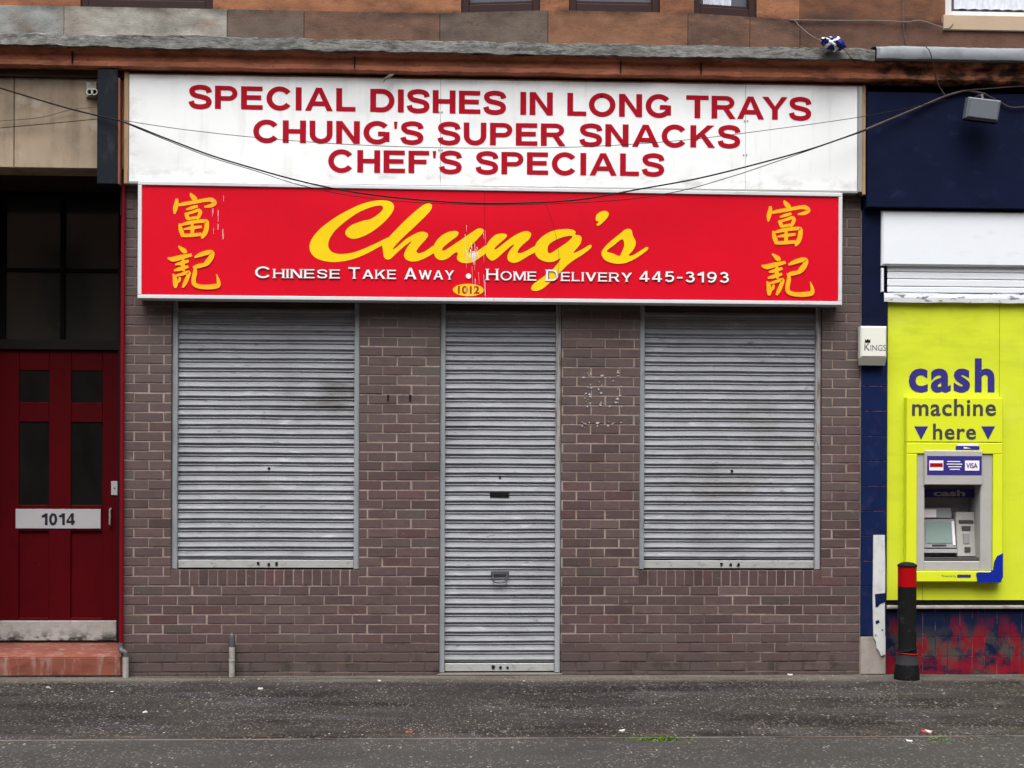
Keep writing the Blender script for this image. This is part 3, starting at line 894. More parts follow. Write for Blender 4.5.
def cprof(z0, z1, yf):
    z0 += 0.024; P = [(0.0, z0 + 0.012), (yf * 0.6, z0 + 0.008), (yf * 0.9, z0 + 0.004)]
    for k in range(5):
        P.append((yf - 0.004, z0 + (z1 - z0) * (0.02 + 0.24 * k)))
    P += [(yf * 0.9, z1 + 0.005), (yf * 0.4, z1 + 0.02), (0.05, z1 + 0.03)]
    return P
x_lead = X(876, -0.25, 50)
c = MB()
rough_bar(c, XL, x_lead, cprof(z_cor0, z_cor1, -0.225), 0.016, 900, 2.0)
c.build('cornice', mt['cornice'], ten, smooth=True)
z_ld0, z_ld1 = Z(59.5, 950, -0.25), Z(47, 950, -0.25)
c = MB()
rough_bar(c, x_lead + 0.004, XR, [(0.0, z_ld0 + 0.006), (-0.2, z_ld0 + 0.004), (-0.252, z_ld0), (-0.258, z_ld0 + 0.02), (-0.256, z_ld1 - 0.02), (-0.245, z_ld1), (-0.15, z_ld1 + 0.02), (0.02, z_ld1 + 0.04)], 0.010, 300, 5.0)
c.build('lead_flashing', mt['lead'], ten, smooth=True)
fz = MB()
rough_bar(fz, XL, XR, [(0.02, z_fr0), (-0.135, z_fr0), (-0.15, z_fr0 + 0.010), (-0.155, z_fr0 + 0.04), (-0.14, z_fr0 + 0.05), (-0.14, z_fr0 + 0.10), (-0.165, z_fr0 + 0.115), (-0.175, z_cor0 + 0.03), (0.02, z_cor0 + 0.035)], 0.010, 500, 8.0)
fz.build('frieze', mt['frieze'], ten, smooth=True)
for px in (74, 355, 620, 700):
    fj = MB()
    x = X(px, -0.11, 60)
    fj.box(x - 0.004, x + 0.004, -0.168, -0.10, z_fr0 + 0.02, z_cor0 + 0.0)
    fj.build('joint_line', mt['dark'], ten)
# close entrance: beige stone lintel, recess, door
RD = 0.90
x_el, x_er = X(-70), X(121)
z_lin0 = Z(168, 50, -0.03)
lm = MB()
xj = X(14, -0.03, 120)
lm.cbox(XL, xj - 0.003, -0.03, 0.25, z_lin0, z_fr0 - 0.06, 0.005)
lm.cbox(xj + 0.003, xb_l - 0.005, -0.03, 0.25, z_lin0, z_fr0 - 0.06, 0.005)
lm.build('entrance_lintel', mt['beige_stone'], ten)
lm = MB().box(XL, xb_l - 0.005, -0.06, 0.2, z_fr0 - 0.058, z_fr0 - 0.004)
lm.build('lintel_batten', mt['hood'], ten)
lm = MB().cbox(XL, x_el, -0.03, RD + 0.1, 0.0, z_lin0 - 0.003, 0.006)
lm.build('entrance_jamb', mt['beige_stone'], ten)
z_step = Z(657, 60, -0.03)
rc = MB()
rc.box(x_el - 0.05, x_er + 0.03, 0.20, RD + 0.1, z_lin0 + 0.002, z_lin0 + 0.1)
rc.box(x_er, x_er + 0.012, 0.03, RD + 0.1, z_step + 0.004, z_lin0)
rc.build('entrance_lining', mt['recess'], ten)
sm = MB().box(x_el, X(122, -0.03, 660), -0.03, RD + 0.1, 0.0, z_step)
sm.build('doorstep', mt['terracotta'], ten, bevel=0.012)
# door and transom
XD = lambda px, py=450: X(px, RD, py)
ZD = lambda py, px=60: Z(py, px, RD)
z_d0, z_d1 = ZD(640.5), ZD(350)
fm = MB()
fm.box(x_el, XD(-3), RD - 0.03, RD + 0.09, z_step, z_lin0)
fm.box(XD(118.5), x_er, RD - 0.03, RD + 0.09, z_step, z_lin0)
fm.box(XD(-3), XD(118.5), RD - 0.03, RD + 0.09, z_d1 + 0.003, ZD(340))
fm.build('door_frame', mt['door_frame'], ten)
dm = MB()
panes = [(20, 370, 48.5, 402), (71.5, 371, 102, 402), (19.5, 422, 48, 505), (71, 423, 101.5, 504.5)]
low = [(13, 531, 50.5, 618), (66, 531, 104, 618)]
dm.box(XD(-2.5), XD(118), RD + 0.022, RD + 0.06, z_d0, z_d1)
def rails(xs_, holes):
    pass
# stiles, muntin and rails leave the panes and panels open
cols_d = [(-2.5, 19), (49, 71), (102.5, 118)]
for a, b in cols_d:
    dm.cbox(XD(a), XD(b), RD, RD + 0.03, z_d0, z_d1, 0.004)
for a, b in ((19, 49), (71, 102.5)):
    ys = [350.3, 370.5, 402.5, 422, 505, 531, 618, 640.5]
    for k in (0, 2, 4, 6):
        dm.cbox(XD(a) + 0.0005, XD(b) - 0.0005, RD + 0.001, RD + 0.03, ZD(ys[k]), ZD(ys[k + 1]), 0.004)
door = dm.build('front_door', mt['door_red'], ten)
for x0, y0, x1, y1 in panes:
    pm = MB().box(XD(x0 - 0.8), XD(x1 + 0.8), RD + 0.012, RD + 0.021, ZD(y1 + 0.8), ZD(y0 - 0.8))
    pm.build('pane', mt['door_glass'], door)
pm = MB()
pm.cbox(XD(16), XD(101), RD - 0.006, RD - 0.001, ZD(528.5), ZD(509), 0.0015)
pm.idx = 1
caps_line(pm, '1014', 41.5, 75, 525.2, 525, 11.8, RD - 0.0075)
pm.build('number_plate', [mt['plate'], mt['ink']], door)
pm = MB().cbox(XD(111.5), XD(117.8), RD - 0.008, RD - 0.0005, ZD(495), ZD(481), 0.002)
pm.idx = 1
pm.lathe([(0.006, 0), (0.006, 0.004)], 0, 0, 10)
lp = pm.v[-20:]
for q, p in enumerate(lp):
    pm.v[len(pm.v) - 20 + q] = Vector((XD(115) + p.x, RD - 0.012 + p.z, ZD(488) + p.y))
pm.build('lock_plate', [mt['plate'], mt['dark']], door)
hm = MB().tube([(XD(111), RD, ZD(508.5)), (XD(111), RD - 0.035, ZD(510)), (XD(111.4), RD - 0.04, ZD(516)), (XD(111), RD - 0.035, ZD(524)), (XD(111), RD, ZD(526))], 0.009)
hm.build('handle', mt['pipe_grey'], door, smooth=True)
wm = MB().cbox(XD(-2.5), XD(117.5), RD - 0.02, RD - 0.0005, z_d0 - 0.0, ZD(620.5), 0.006)
wm.build('weatherboard', mt['weatherboard'], door)
th = MB().box(x_el, x_er, RD - 0.005, RD + 0.08, z_step + 0.002, z_d0 - 0.002)
th.build('threshold', mt['hood'], ten)
tm = MB()
tm.box(XD(-3), XD(4.5), RD, RD + 0.06, ZD(339.5), ZD(194))
tm.box(XD(59.5), XD(64), RD, RD + 0.06, ZD(339.5), ZD(194))
tm.box(XD(117.5), XD(118.4), RD, RD + 0.06, ZD(339.5), ZD(194))
for a, b in ((4.5, 59.5), (64, 117.5)):
    tm.box(XD(a), XD(b), RD + 0.001, RD + 0.06, ZD(272), ZD(268.5))
    tm.box(XD(a), XD(b), RD + 0.001, RD + 0.06, ZD(199), ZD(190))
tr = tm.build('transom_window', mt['black_frame'], ten)
for a, b in ((4.5, 59.5), (64, 117.5)):
    for c0, c1 in ((199, 268.5), (272, 339.5)):
        pm = MB().box(XD(a) - 0.004, XD(b) + 0.004, RD + 0.025, RD + 0.033, ZD(c1) - 0.004, ZD(c0) + 0.004)
        pm.build('pane', mt['glass_dark'], tr)

# ------------------------------------------------------------------ brick shopfront
shop = thing('brick_shopfront', 'purplish brown brick shopfront with pale mortar between red door and navy shop', 'shopfront', ((xb_l + xb_r) / 2, 0.05, 0))
P_ = 0.0763; Z00 = 0.030; BL = 0.2305
xo = dict(l0=X(170.8), l1=X(359.6), d0=X(439.4), d1=X(561.6), r0=X(639.2), r1=X(822.0))
z_sg = Z(302, 490, -0.15)                  # underside of the red sign
z_hd0, z_hd1 = Z00 + 9 * P_, Z(570.4)          # brick-on-edge course under the windows
z_wtop = Z(187, 490)                       # brickwork goes on up behind the signs
bk = MB()
def bcol():
    b = random.random()
    base = Vector(lin((111, 90, 90)))
    if b < 0.09: base = Vector(lin((99, 80, 79)))
    elif b < 0.17: base = Vector(lin((117, 98, 95)))
    elif b < 0.23: base = Vector(lin((113, 86, 85)))
    elif b < 0.27: base = Vector(lin((106, 94, 90)))
    return tuple(base * 0.585 * random.uniform(0.86, 1.13))
def courses(x0, x1, z0, z1, phase, skip=None):
    """stretcher bond between two edges; the joints are 10 mm gaps in front of the mortar bed"""
    bk.idx = 1
    bk.col = (1, 1, 1)
    bk.box(x0, x1, 0.0035, 0.108, z0, z1)
    bk.idx = 0
    k0 = math.floor((z0 - Z00) / P_) - 1
    for k in range(k0, 200):
        za, zb = Z00 + k * P_ + 0.005, Z00 + (k + 1) * P_ - 0.005
        if za > z1 - 0.012: break
        za, zb = max(za, z0), min(zb, z1)
        if zb - za < 0.012: continue
        off = phase + (0 if k % 2 == 0 else BL / 2)
        n0 = math.floor((x0 - off) / BL) - 1
        for n in range(n0, n0 + 60):
            xa, xb = off + n * BL + 0.005, off + (n + 1) * BL - 0.005
            if xa > x1: break
            ea = xa < x0; eb = xb > x1
            xa = x0 - 0.002 if ea else xa
            xb = x1 + 0.002 if eb else xb
            if xb - xa < 0.015: continue
            if skip and skip(xa, xb, za, zb): continue
            bk.col = bcol()
            j = random.uniform(-0.0022, 0.0020)
            jz = random.uniform(-0.0018, 0.0018)
            jx0 = 0 if ea else random.uniform(-0.0035, 0.0035)
            jx1 = 0 if eb else random.uniform(-0.0035, 0.0035)
            bk.cbox(xa + jx0, xb + jx1, j, 0.10, za + jz, zb + jz, 0.0025)
phL, phR = -1.152, 0.516
z_pt = z_sg + 0.10
hid = lambda xa, xb, za, zb: za > z_sg + 0.03 and xa > X(141) and xb < X(838)
courses(xb_l, xo['l0'], z_hd0 + 0.0005, z_wtop, phL, hid)
courses(xo['l1'], xo['d0'], z_hd0 + 0.0005, z_pt, phL)
courses(xo['d1'], xo['r0'], z_hd0 + 0.0005, z_pt, phR)
courses(xo['r1'], xb_r, z_hd0 + 0.0005, z_wtop, phR, hid)
courses(xb_l, xo['d0'], 0.0, z_hd0, phL)
courses(xo['d1'], xb_r, 0.0, z_hd0, phR)
bk.idx = 1
bk.box(xo['l0'] + 0.003, xo['r1'] - 0.003, 0.012, 0.108, z_pt + 0.003, z_wtop)
for a, b in ((xo['l0'] - 0.02, xo['l1'] + 0.0), (xo['r0'] - 0.0, xo['r1'] + 0.02)):
    a0, b0 = max(a, a), b
    bk.idx = 1
    bk.box(xo['l0'] + 0.003 if a < 0 else xo['r0'] + 0.003, xo['l1'] - 0.003 if a < 0 else xo['r1'] - 0.003, 0.003, 0.108, z_hd0 + 0.0005, z_hd1)
    bk.idx = 0
    x = (xo['l0'] if a < 0 else xo['r0']) + 0.004
    xe = xo['l1'] if a < 0 else xo['r1']
    while x < xe - 0.03:
        bk.col = tuple(Vector(bcol()) * 0.92)
        w = 0.0655 + random.uniform(-0.002, 0.002)
        bk.cbox(x, min(x + w, xe - 0.004), -0.001 + random.uniform(-0.001, 0.001), 0.10, z_hd0 + 0.006, z_hd1 + 0.001 + random.uniform(-0.001, 0.001), 0.0025)
        x += 0.0745
brick = bk.build('brick_wall', [mt['brick'], mt['mortar']], shop)
hm = MB()
for a, b in (('l0', 'l1'), ('d0', 'd1'), ('r0', 'r1')):
    hm.box(xo[a] + 0.004, xo[b] - 0.004, 0.036, 0.052, z_sg - 0.045, z_pt - 0.004)
hm.build('shutter_hood', mt['hood'], shop)
tm = MB().cbox(xo['d0'] - 0.012, xo['d1'] + 0.012, -0.012, 0.10, 0.0, 0.014, 0.005)
tm.build('door_sill', mt['concrete'], shop)
bm_ = MB().box(xo['l0'] - 0.05, xo['r1'] + 0.05, 0.125, 0.14, 0.0, z_wtop)
bm_.build('back_board', mt['dark'], shop)
# flecks of torn-off poster paste on the brick beside the door
fl = MB()
for k in range(84):
    if k < 66:
        px = random.choice((586, 590, 601, 605, 612, 617, 619)) + random.gauss(0, 1.6)
        py = random.choice((374, 379, 388, 397, 402, 405)) + random.gauss(0, 2.4)
    else:
        px = random.choice((585, 598.5, 613)) + random.gauss(0, 2.4)
        py = 424 + random.gauss(0, 1.2)
    p = at(px, py, 0)
    r = random.uniform(0.003, 0.0085) * (1.5 if random.random() < 0.12 else 1)
    n = random.randint(5, 7)
    pts = [(p.x + r * random.uniform(0.5, 1.3) * math.cos(6.283 * i / n), p.z + r * random.uniform(0.5, 1.1) * math.sin(6.283 * i / n)) for i in range(n)]
    fl.prism(pts, -0.0035 - k * 0.00001, 0.001)
fl.build('paint_flecks', mt['fleck'], shop)
for px in (388, 410):
    an = MB()
    p = at(px, 397.5, 0)
    an.prism([(p.x - 0.006, p.z - 0.03), (p.x + 0.006, p.z - 0.026), (p.x + 0.01, p.z + 0.02), (p.x - 0.006, p.z + 0.024)], -0.004, 0.01)
    an.build('fixing_hole', mt['dark'], shop)

# ------------------------------------------------------------------ grey roller shutters
def lath_profile(z0, z1, y):
    """curved 75 mm laths stacked from the bottom: (y, z) points"""
    pts = []
    z = z0
    pitch = 0.0752
    while z < z1:
        # rolled hinge bead, undercut, then the long face leaning in towards its top
        for dy, dz in ((0.004, 0.000), (0.003, 0.003), (-0.004, 0.006), (-0.0065, 0.011), (-0.005, 0.016), (0.0028, 0.020), (0.002, 0.023),
                       (-0.0105, 0.0345), (-0.0138, 0.0375), (-0.0128, 0.042), (-0.0086, 0.051), (-0.0055, 0.060), (-0.004, 0.068), (-0.003, 0.0725), (0.002, 0.0745)):
            pts.append((y + dy, z + dz))
        z += pitch
    return pts

def shutter(label, xa, xb, z0, z1, gl, gr, lock):
    t = thing('roller_shutter', label, 'roller shutter', ((xa + xb) / 2, 0.06, z0), 'grey roller shutters of the takeaway')
    gw = 0.046
    Ysh = 0.075
    br = 0.082
    cm = MB()
    prof = [p for p in lath_profile(z0 + br - 0.012, z1 + 0.06, Ysh) if z0 + br + 0.002 < p[1] < z1 + 0.05]
    nx = 46
    vs, fs = [], []
    xs0, xs1 = xa + gw * 0.5, xb - gw * 0.5
    sd = random.uniform(0, 50)
    for i in range(nx + 1):
        x = xs0 + (xs1 - xs0) * i / nx
        for y, z in prof:
            dy = 0.006 * mnoise.noise((x * 2.2 + sd, z * 1.3, 0)) + 0.002 * mnoise.noise((x * 7, z * 14 + sd, 0))
            dz = 0.0030 * mnoise.noise((x * 2.6, z * 5, sd))
            vs.append((x, y + dy, z + dz))
    n = len(prof)
    for i in range(nx):
        for j in range(n - 1):
            a = i * n + j
            fs.append((a, a + n, a + n + 1, a + 1))
    cm.add(vs, fs)
    cm.build('curtain', mt['galv'], t, smooth=True)
    for side, m in ((0, gl), (1, gr)):
        x0 = xa + 0.003 if side == 0 else xb - gw
        x1 = x0 + gw - 0.003
        gm = MB().cbox(x0, x1, 0.028, 0.108, z0 + 0.004, z1 + 0.14, 0.005)
        gm.build('guide_rail', m, t)
    bm2 = MB()
    bm2.cbox(xs0 + gw * 0.5 + 0.002, xs1 - gw * 0.5 - 0.002, Ysh - 0.018, Ysh + 0.012, z0 + 0.012, z0 + br - 0.006, 0.004)
    bm2.build('bottom_rail', mt['rail_bottom'], t)
    for px in lock:
        lk = MB()
        c0 = at(px, 564 if z0 > 0.3 else 666, Ysh - 0.018)
        for k in range(5):
            lk.box(c0.x + random.uniform(-0.012, 0.008), c0.x + random.uniform(0.009, 0.016), Ysh - 0.0215 - 0.0003 * k, Ysh - 0.016, z0 + 0.026 + random.uniform(0, 0.026), z0 + 0.03 + random.uniform(0, 0.03))
        lk.build('lock_mark', mt['dark'], t)
    return t, Ysh
zs0 = z_hd1 + 0.002
s1, ysh = shutter('grey roller shutter over the left shop window, dark smears high on its right side', xo['l0'], xo['l1'], zs0, z_sg - 0.09, mt['galv_flat'], mt['galv_flat'], (258, 268, 276))
s2, _ = shutter('tall narrow grey roller shutter with letter slot and pull handle closed over the shop doorway', xo['d0'], xo['d1'], 0.012, z_sg - 0.09, mt['galv_flat'], mt['rusty_rail'], (493, 500, 507))
s3, _ = shutter('grey slatted roller shutter closed over the right shop window beside the navy pilaster', xo['r0'], xo['r1'], zs0, z_sg - 0.09, mt['galv_flat'], mt['rusty_rail'], (721, 730, 738))
def keyhole(px, py, par, r=0.011):
    p = at(px, py, ysh - 0.014)
    m = MB()
    pts = [(p.x + r * math.cos(6.283 * k / 14), p.z + r * math.sin(6.283 * k / 14)) for k in range(14)]
    m.prism(pts, ysh - 0.0165, ysh)
    m.build('keyhole', mt['dark'], par)
keyhole(269, 468.5, s1); keyhole(500, 477, s2, 0.009); keyhole(732, 471, s3)
p0, p1 = at(490, 492.5, ysh - 0.014), at(509, 497, ysh - 0.014)
MB().cbox(p0.x, p1.x, ysh - 0.018, ysh, p1.z, p0.z, 0.002).build('letter_slot', mt['dark'], s2)
hp = [(491, 572.5), (509, 572.5)]
hm = MB()
q0, q1 = at(491, 573, 0.05), at(509, 573, 0.05)
hm.box(q0.x, q1.x, ysh - 0.024, ysh - 0.008, q0.z - 0.012, q0.z + 0.014)
a, b = at(493, 574, 0.05), at(507, 574, 0.05)
hm.tube(catmull([(a.x, ysh - 0.022, a.z), (a.x + 0.003, ysh - 0.030, a.z - 0.045), (a.x + 0.02, ysh - 0.032, a.z - 0.066), (b.x - 0.02, ysh - 0.032, a.z - 0.066), (b.x - 0.003, ysh - 0.030, a.z - 0.045), (b.x, ysh - 0.022, a.z)], 5), 0.0065)
hm.build('pull_handle', mt['pipe_dark'], s2, smooth=True)

# ------------------------------------------------------------------ white fascia sign
YW = -0.085
wx0, wx1 = X(129, YW, 130), X(857.5, YW, 130)
wz0 = (Z(181.5, 130, YW) + Z(190.5, 855, YW)) / 2
wz1 = (Z(75.2, 130, YW) + Z(85.6, 860, YW)) / 2
ws = thing('fascia_sign', 'white fascia sign with three lines of dark red capitals above the red sign', 'sign', ((wx0 + wx1) / 2, -0.05, wz0))
pm = MB()
sx = [wx0, X(440.5, YW, 130), X(745.5, YW, 130), wx1]
for a, b in zip(sx[:-1], sx[1:]):
    pm.cbox(a + 0.0012, b - 0.0012, YW, -0.02, wz0, wz1, 0.0015)
pm.build('panel', mt['white_panel'], ws)
fm = MB()
fm.cbox(wx1 + 0.001, X(862, YW, 130), YW - 0.012, -0.02, wz0 - 0.01, wz1 + 0.0, 0.003)
fm.cbox(wx0, wx1, YW - 0.012, -0.02, wz0 - 0.022, wz0 - 0.001, 0.003)
fm.cbox(wx0 - 0.004, wx0 - 0.001, YW - 0.004, -0.02, wz0 - 0.01, wz1, 0.001)
fm.build('trim', mt['alu'], ws)
fm = MB()
fm.cbox(X(124.2, YW, 130), wx0 - 0.005, YW - 0.006, -0.02, wz0 - 0.02, wz1 + 0.02, 0.002)
fm.cbox(X(862.2, YW, 130), X(865.5, YW, 130), YW - 0.006, -0.02, wz0 - 0.03, wz1 + 0.01, 0.002)
fm.cbox(wx0 - 0.004, X(861, YW, 130), YW + 0.004, -0.02, wz1 + 0.001, wz1 + 0.012, 0.002)
fm.build('timber_batten', mt['timber'], ws)
for txt, a in (("SPECIAL DISHES IN LONG TRAYS", (189, 811, 108.3, 120.4, 23.2)), ("CHUNG'S SUPER SNACKS", (253, 740, 142.5, 148, 22.6)), ("CHEF'S SPECIALS", (328, 664, 172.2, 176.3, 22.6))):
    def finish(mb):
        mb.build('lettering', mt['letter_red'], ws)
        return MB()
    finish(caps_line(MB(), txt, a[0], a[1], a[2], a[3], a[4], YW - 0.002, finish))
for px, py in ((440.5, 112), (440.5, 150), (746, 121), (745, 155)):
    p = at(px, py, YW)
    for dx in (-0.012, 0.012):
        sm = MB()
        sm.prism([(p.x + dx + 0.006 * math.cos(6.283 * k / 10), p.z + 0.006 * math.sin(6.283 * k / 10)) for k in range(10)], YW - 0.005, YW)
        sm.build('screw_head', mt['alu'], ws)

# ------------------------------------------------------------------ red shop sign
YR = -0.14
rx0, rx1 = X(138, YR, 240), X(842, YR, 240)
rz0 = (Z(298.2, 138, YR) + Z(305.7, 842, YR)) / 2
rz1 = (Z(182.3, 138, YR) + Z(193.5, 842, YR)) / 2
rs = thing('shop_sign', 'long red box sign with white frame and yellow script over the three shutters', 'sign', ((rx0 + rx1) / 2, -0.1, rz0))
fw = 0.030
bm3 = MB()
xm = X(494, YR, 300)
bm3.cbox(rx0, rx1, YR - 0.012, 0.0 - 0.004, rz1 - fw, rz1, 0.004)
bm3.cbox(rx0, xm - 0.001, YR - 0.012, -0.004, rz0, rz0 + fw, 0.004)
bm3.cbox(xm + 0.001, rx1, YR - 0.012, -0.004, rz0, rz0 + fw, 0.004)
bm3.cbox(rx0, rx0 + fw, YR - 0.0122, -0.004, rz0 + fw + 0.0005, rz1 - fw - 0.0005, 0.004)
bm3.cbox(rx1 - fw, rx1, YR - 0.0122, -0.004, rz0 + fw + 0.0005, rz1 - fw - 0.0005, 0.004)
def settle(mb):     # the box has sagged a little towards its right end
    zm, xmid = (rz0 + rz1) / 2, (rx0 + rx1) / 2
    for p in mb.v:
        if p.z > zm:
            p.z += 0.005 - 0.0036 * (p.x - xmid)
settle(bm3)
bm3.build('frame', mt['white_trim'], rs)
pm = MB()
xs_ = X(484.5, YR, 240)
pm.box(rx0 + fw - 0.002, xs_ - 0.0008, YR, -0.02, rz0 + fw - 0.002, rz1 - fw + 0.002)
pm.box(xs_ + 0.0008, rx1 - fw + 0.002, YR, -0.02, rz0 + fw - 0.002, rz1 - fw + 0.002)
settle(pm)
pm.build('panel', mt['red_panel'], rs)
YV = YR - 0.002
script = [
 # C
 (300, [[(372,160),(300,185),(266,212),(258,235),(275,258),(310,266),(365,250),(430,212),(490,160),(525,115),(535,85),(522,60),(490,48),(440,48),(370,62),(290,95),(200,145),(120,205),(72,260),(54,305),(62,345),(95,378),(150,395),(210,398),(290,385),(370,355),(440,318),(482,293),(505,258),(440,288),(370,320),(300,345),(230,353),(185,343),(162,315),(165,275),(195,225),(255,170),(330,118),(400,88),(450,77),(472,85),(466,106),(440,130),(405,152),(380,160)]]),
 # h
 (300, [[(470,296),(510,252),(600,160),(680,90),(715,68),(740,66),(751,80),(735,115),(660,190),(580,265),(530,320),(545,318),(600,270),(650,240),(690,226),(722,233),(728,250),(705,282),(675,315),(662,338),(675,348),(710,338),(765,304),(772,338),(720,372),(670,392),(630,395),(600,380),(592,355),(610,315),(636,279),(590,312),(540,357),(515,380),(495,384),(478,370),(472,330)]]),
 # u
 (300, [[(758,318),(775,280),(810,245),(850,226),(885,222),(902,232),(890,255),(850,285),(815,315),(810,331),(825,331),(870,302),(930,262),(977,230),(1012,208),(1038,210),(1043,228),(1010,268),(975,305),(960,335),(968,348),(990,345),(1030,322),(1060,303),(1058,345),(1020,375),(985,398),(940,405),(905,395),(893,375),(898,347),(880,347),(845,375),(810,388),(780,380),(762,352)]]),
 # n
 (470, [[(90,325),(97,298),(120,265),(150,242),(185,236),(210,245),(200,265),(165,295),(140,321),(150,325),(195,290),(250,250),(300,226),(330,224),(348,240),(335,270),(300,300),(275,330),(272,345),(290,347),(330,330),(378,304),(380,335),(330,365),(280,395),(245,403),(218,390),(213,365),(225,335),(250,304),(240,302),(195,340),(150,380),(122,390),(98,370),(88,345)]]),
 # g
 (470, [[(368,330),(375,295),(410,255),(460,225),(520,212),(575,213),(600,225),(600,243),(625,248),(635,265),(625,300),(588,347),(640,325),(682,301),(690,315),(650,350),(590,388),(555,415),(520,450),(470,500),(420,545),(385,562),(355,560),(348,545),(365,520),(420,480),(470,440),(500,405),(516,377),(480,395),(440,398),(400,385),(375,360)],
        [(442,338),(446,305),(480,277),(530,257),(582,250),(560,280),(500,322),(462,346),(447,347)]]),
 # apostrophe
 (470, [[(715,155),(720,130),(745,112),(770,108),(788,118),(785,140),(760,170),(735,190),(722,190),(721,181),(734,170),(720,165)]]),
 # s
 (470, [[(748,345),(765,315),(800,280),(850,240),(880,215),(905,210),(920,220),(925,245),(940,275),(942,300),(925,335),(902,360),(925,360),(960,340),(1005,313),(1013,325),(985,350),(930,385),(880,405),(830,408),(780,395),(755,372)],
        [(778,336),(820,302),(862,270),(875,282),(876,312),(862,344),(850,364),(812,350)]]),
]
lm = MB()
for k, (ox, loops) in enumerate(script):
    loops = [catmull_closed(l, 4) for l in loops]
    vs, fs = fill2d(loops)
    put2d(lm, vs, fs, traced(ox, 192, 5.689, YV), YV - 0.0003 * k)
lm.build('script_lettering', mt['yellow_vinyl'], rs)
CH = [  # brush strokes (u, v, width) measured on an enlargement
 [(193,58,8),(205,76,22),(222,94,28),(238,100,12)],
 [(108,94,14),(106,120,22),(98,155,26),(93,192,8)],
 [(104,138,10),(150,128,20),(220,116,20),(290,103,20),(330,102,24),(352,122,20),(325,139,20),(283,146,8)],
 [(168,164,8),(205,152,18),(242,142,14)],
 [(160,186,10),(172,204,22),(180,228,18)],
 [(166,192,12),(210,180,16),(245,168,18),(258,180,20),(250,204,20),(236,226,14)],
 [(176,226,14),(206,219,16),(238,214,16)],
 [(124,252,8),(132,288,24),(142,318,24),(146,338,16)],
 [(128,264,10),(180,250,20),(240,240,20),(290,238,20),(300,250,24),(294,300,26),(276,332,24),(268,350,8)],
 [(206,248,12),(208,284,22),(206,322,18)],
 [(152,290,8),(200,282,18),(268,274,14)],
 [(142,330,18),(200,328,20),(266,322,18)],
 [(118,398,8),(136,414,20),(156,430,28),(172,440,10)],
 [(50,474,8),(84,482,28),(140,468,26),(204,454,16)],
 [(98,516,8),(140,506,22),(184,492,14)],
 [(90,554,8),(130,544,22),(182,528,14)],
 [(150,480,12),(146,510,22),(150,540,20),(152,560,10)],
 [(84,576,8),(96,604,24),(100,640,28),(98,666,12)],
 [(96,590,10),(140,578,16),(184,566,20),(176,600,22),(160,636,22),(146,664,10)],
 [(128,596,12),(124,620,14),(116,634,6)],
 [(222,470,10),(262,452,24),(310,438,26),(334,444,26),(324,476,30),(300,506,30),(282,526,12)],
 [(212,534,10),(246,526,24),(292,516,18)],
 [(226,532,14),(224,570,24),(216,610,24),(220,640,24),(250,656,24),(300,660,26),(350,656,28),(374,648,24),(374,620,18),(362,578,4)],
]
for dx, dy in ((0, 0), (593.6, 7.5)):
    for k, s in enumerate(CH):
        if k in (0, 12):
            lm = MB()
        vs, fs = ribbon2d([(u, v, w * 1.12 + 1) for u, v, w in catmull(s, 5)], False)
        put2d(lm, vs, fs, traced(160 + dx, 184 + dy, 6.4, YV), YV - 0.0002 * k)
        if k in (11, len(CH) - 1):
            lm.build('brush_character', mt['amber_vinyl'], rs)
words = [('Chinese', 255, 340, 277.8, 278.4, 11.2), ('Take', 348.4, 396, 278.6, 279, 11.4), ('Away', 404.3, 454, 279.2, 279.6, 11.4),
         ('Home', 486.3, 536.4, 280, 280.6, 11.2), ('Delivery', 546, 632, 280.8, 281.8, 11.2), ('445-3193', 639.5, 729.6, 281.6, 282.8, 10.6)]
for w_, a, b, c0, c1, h in words:
    lm = MB()
    sh = MB()
    engraved(sh, w_.upper(), a + 0.25, b + 0.45, c0 + 0.45, c1 + 0.45, h + 0.1, YV - 0.0030, 0.145, 0.07)
    engraved(lm, w_.upper(), a, b, c0, c1, h, YV - 0.0064, 0.155)
    lm.build('small_lettering', mt['white_vinyl'], rs)
    sh.build('letter_outline', mt['grey_vinyl'], rs)
lm = MB()
p = at(468.5, 276.1, YV)
lm.prism([(p.x + 0.021 * math.cos(6.283 * k / 20), p.z + 0.021 * math.sin(6.283 * k / 20)) for k in range(20)], YV - 0.0034, YV)
lm.build('lettering_dot', mt['white_vinyl'], rs)
em = MB()
p = at(468.3, 290, YV)
em.prism([(p.x + 0.122 * math.cos(6.283 * k / 32), p.z + 0.049 * math.sin(6.283 * k / 32)) for k in range(32)], YV - 0.001, YV + 0.001)
word(em, '1012', 458, 479.5, 293.6, 293.8, 7.8, YV - 0.0025, 0.022, idx=1)
em.build('number_badge', [mt['badge_vinyl'], mt['brown_ink']], rs)
scr = MB()
rnd = random.Random(3)
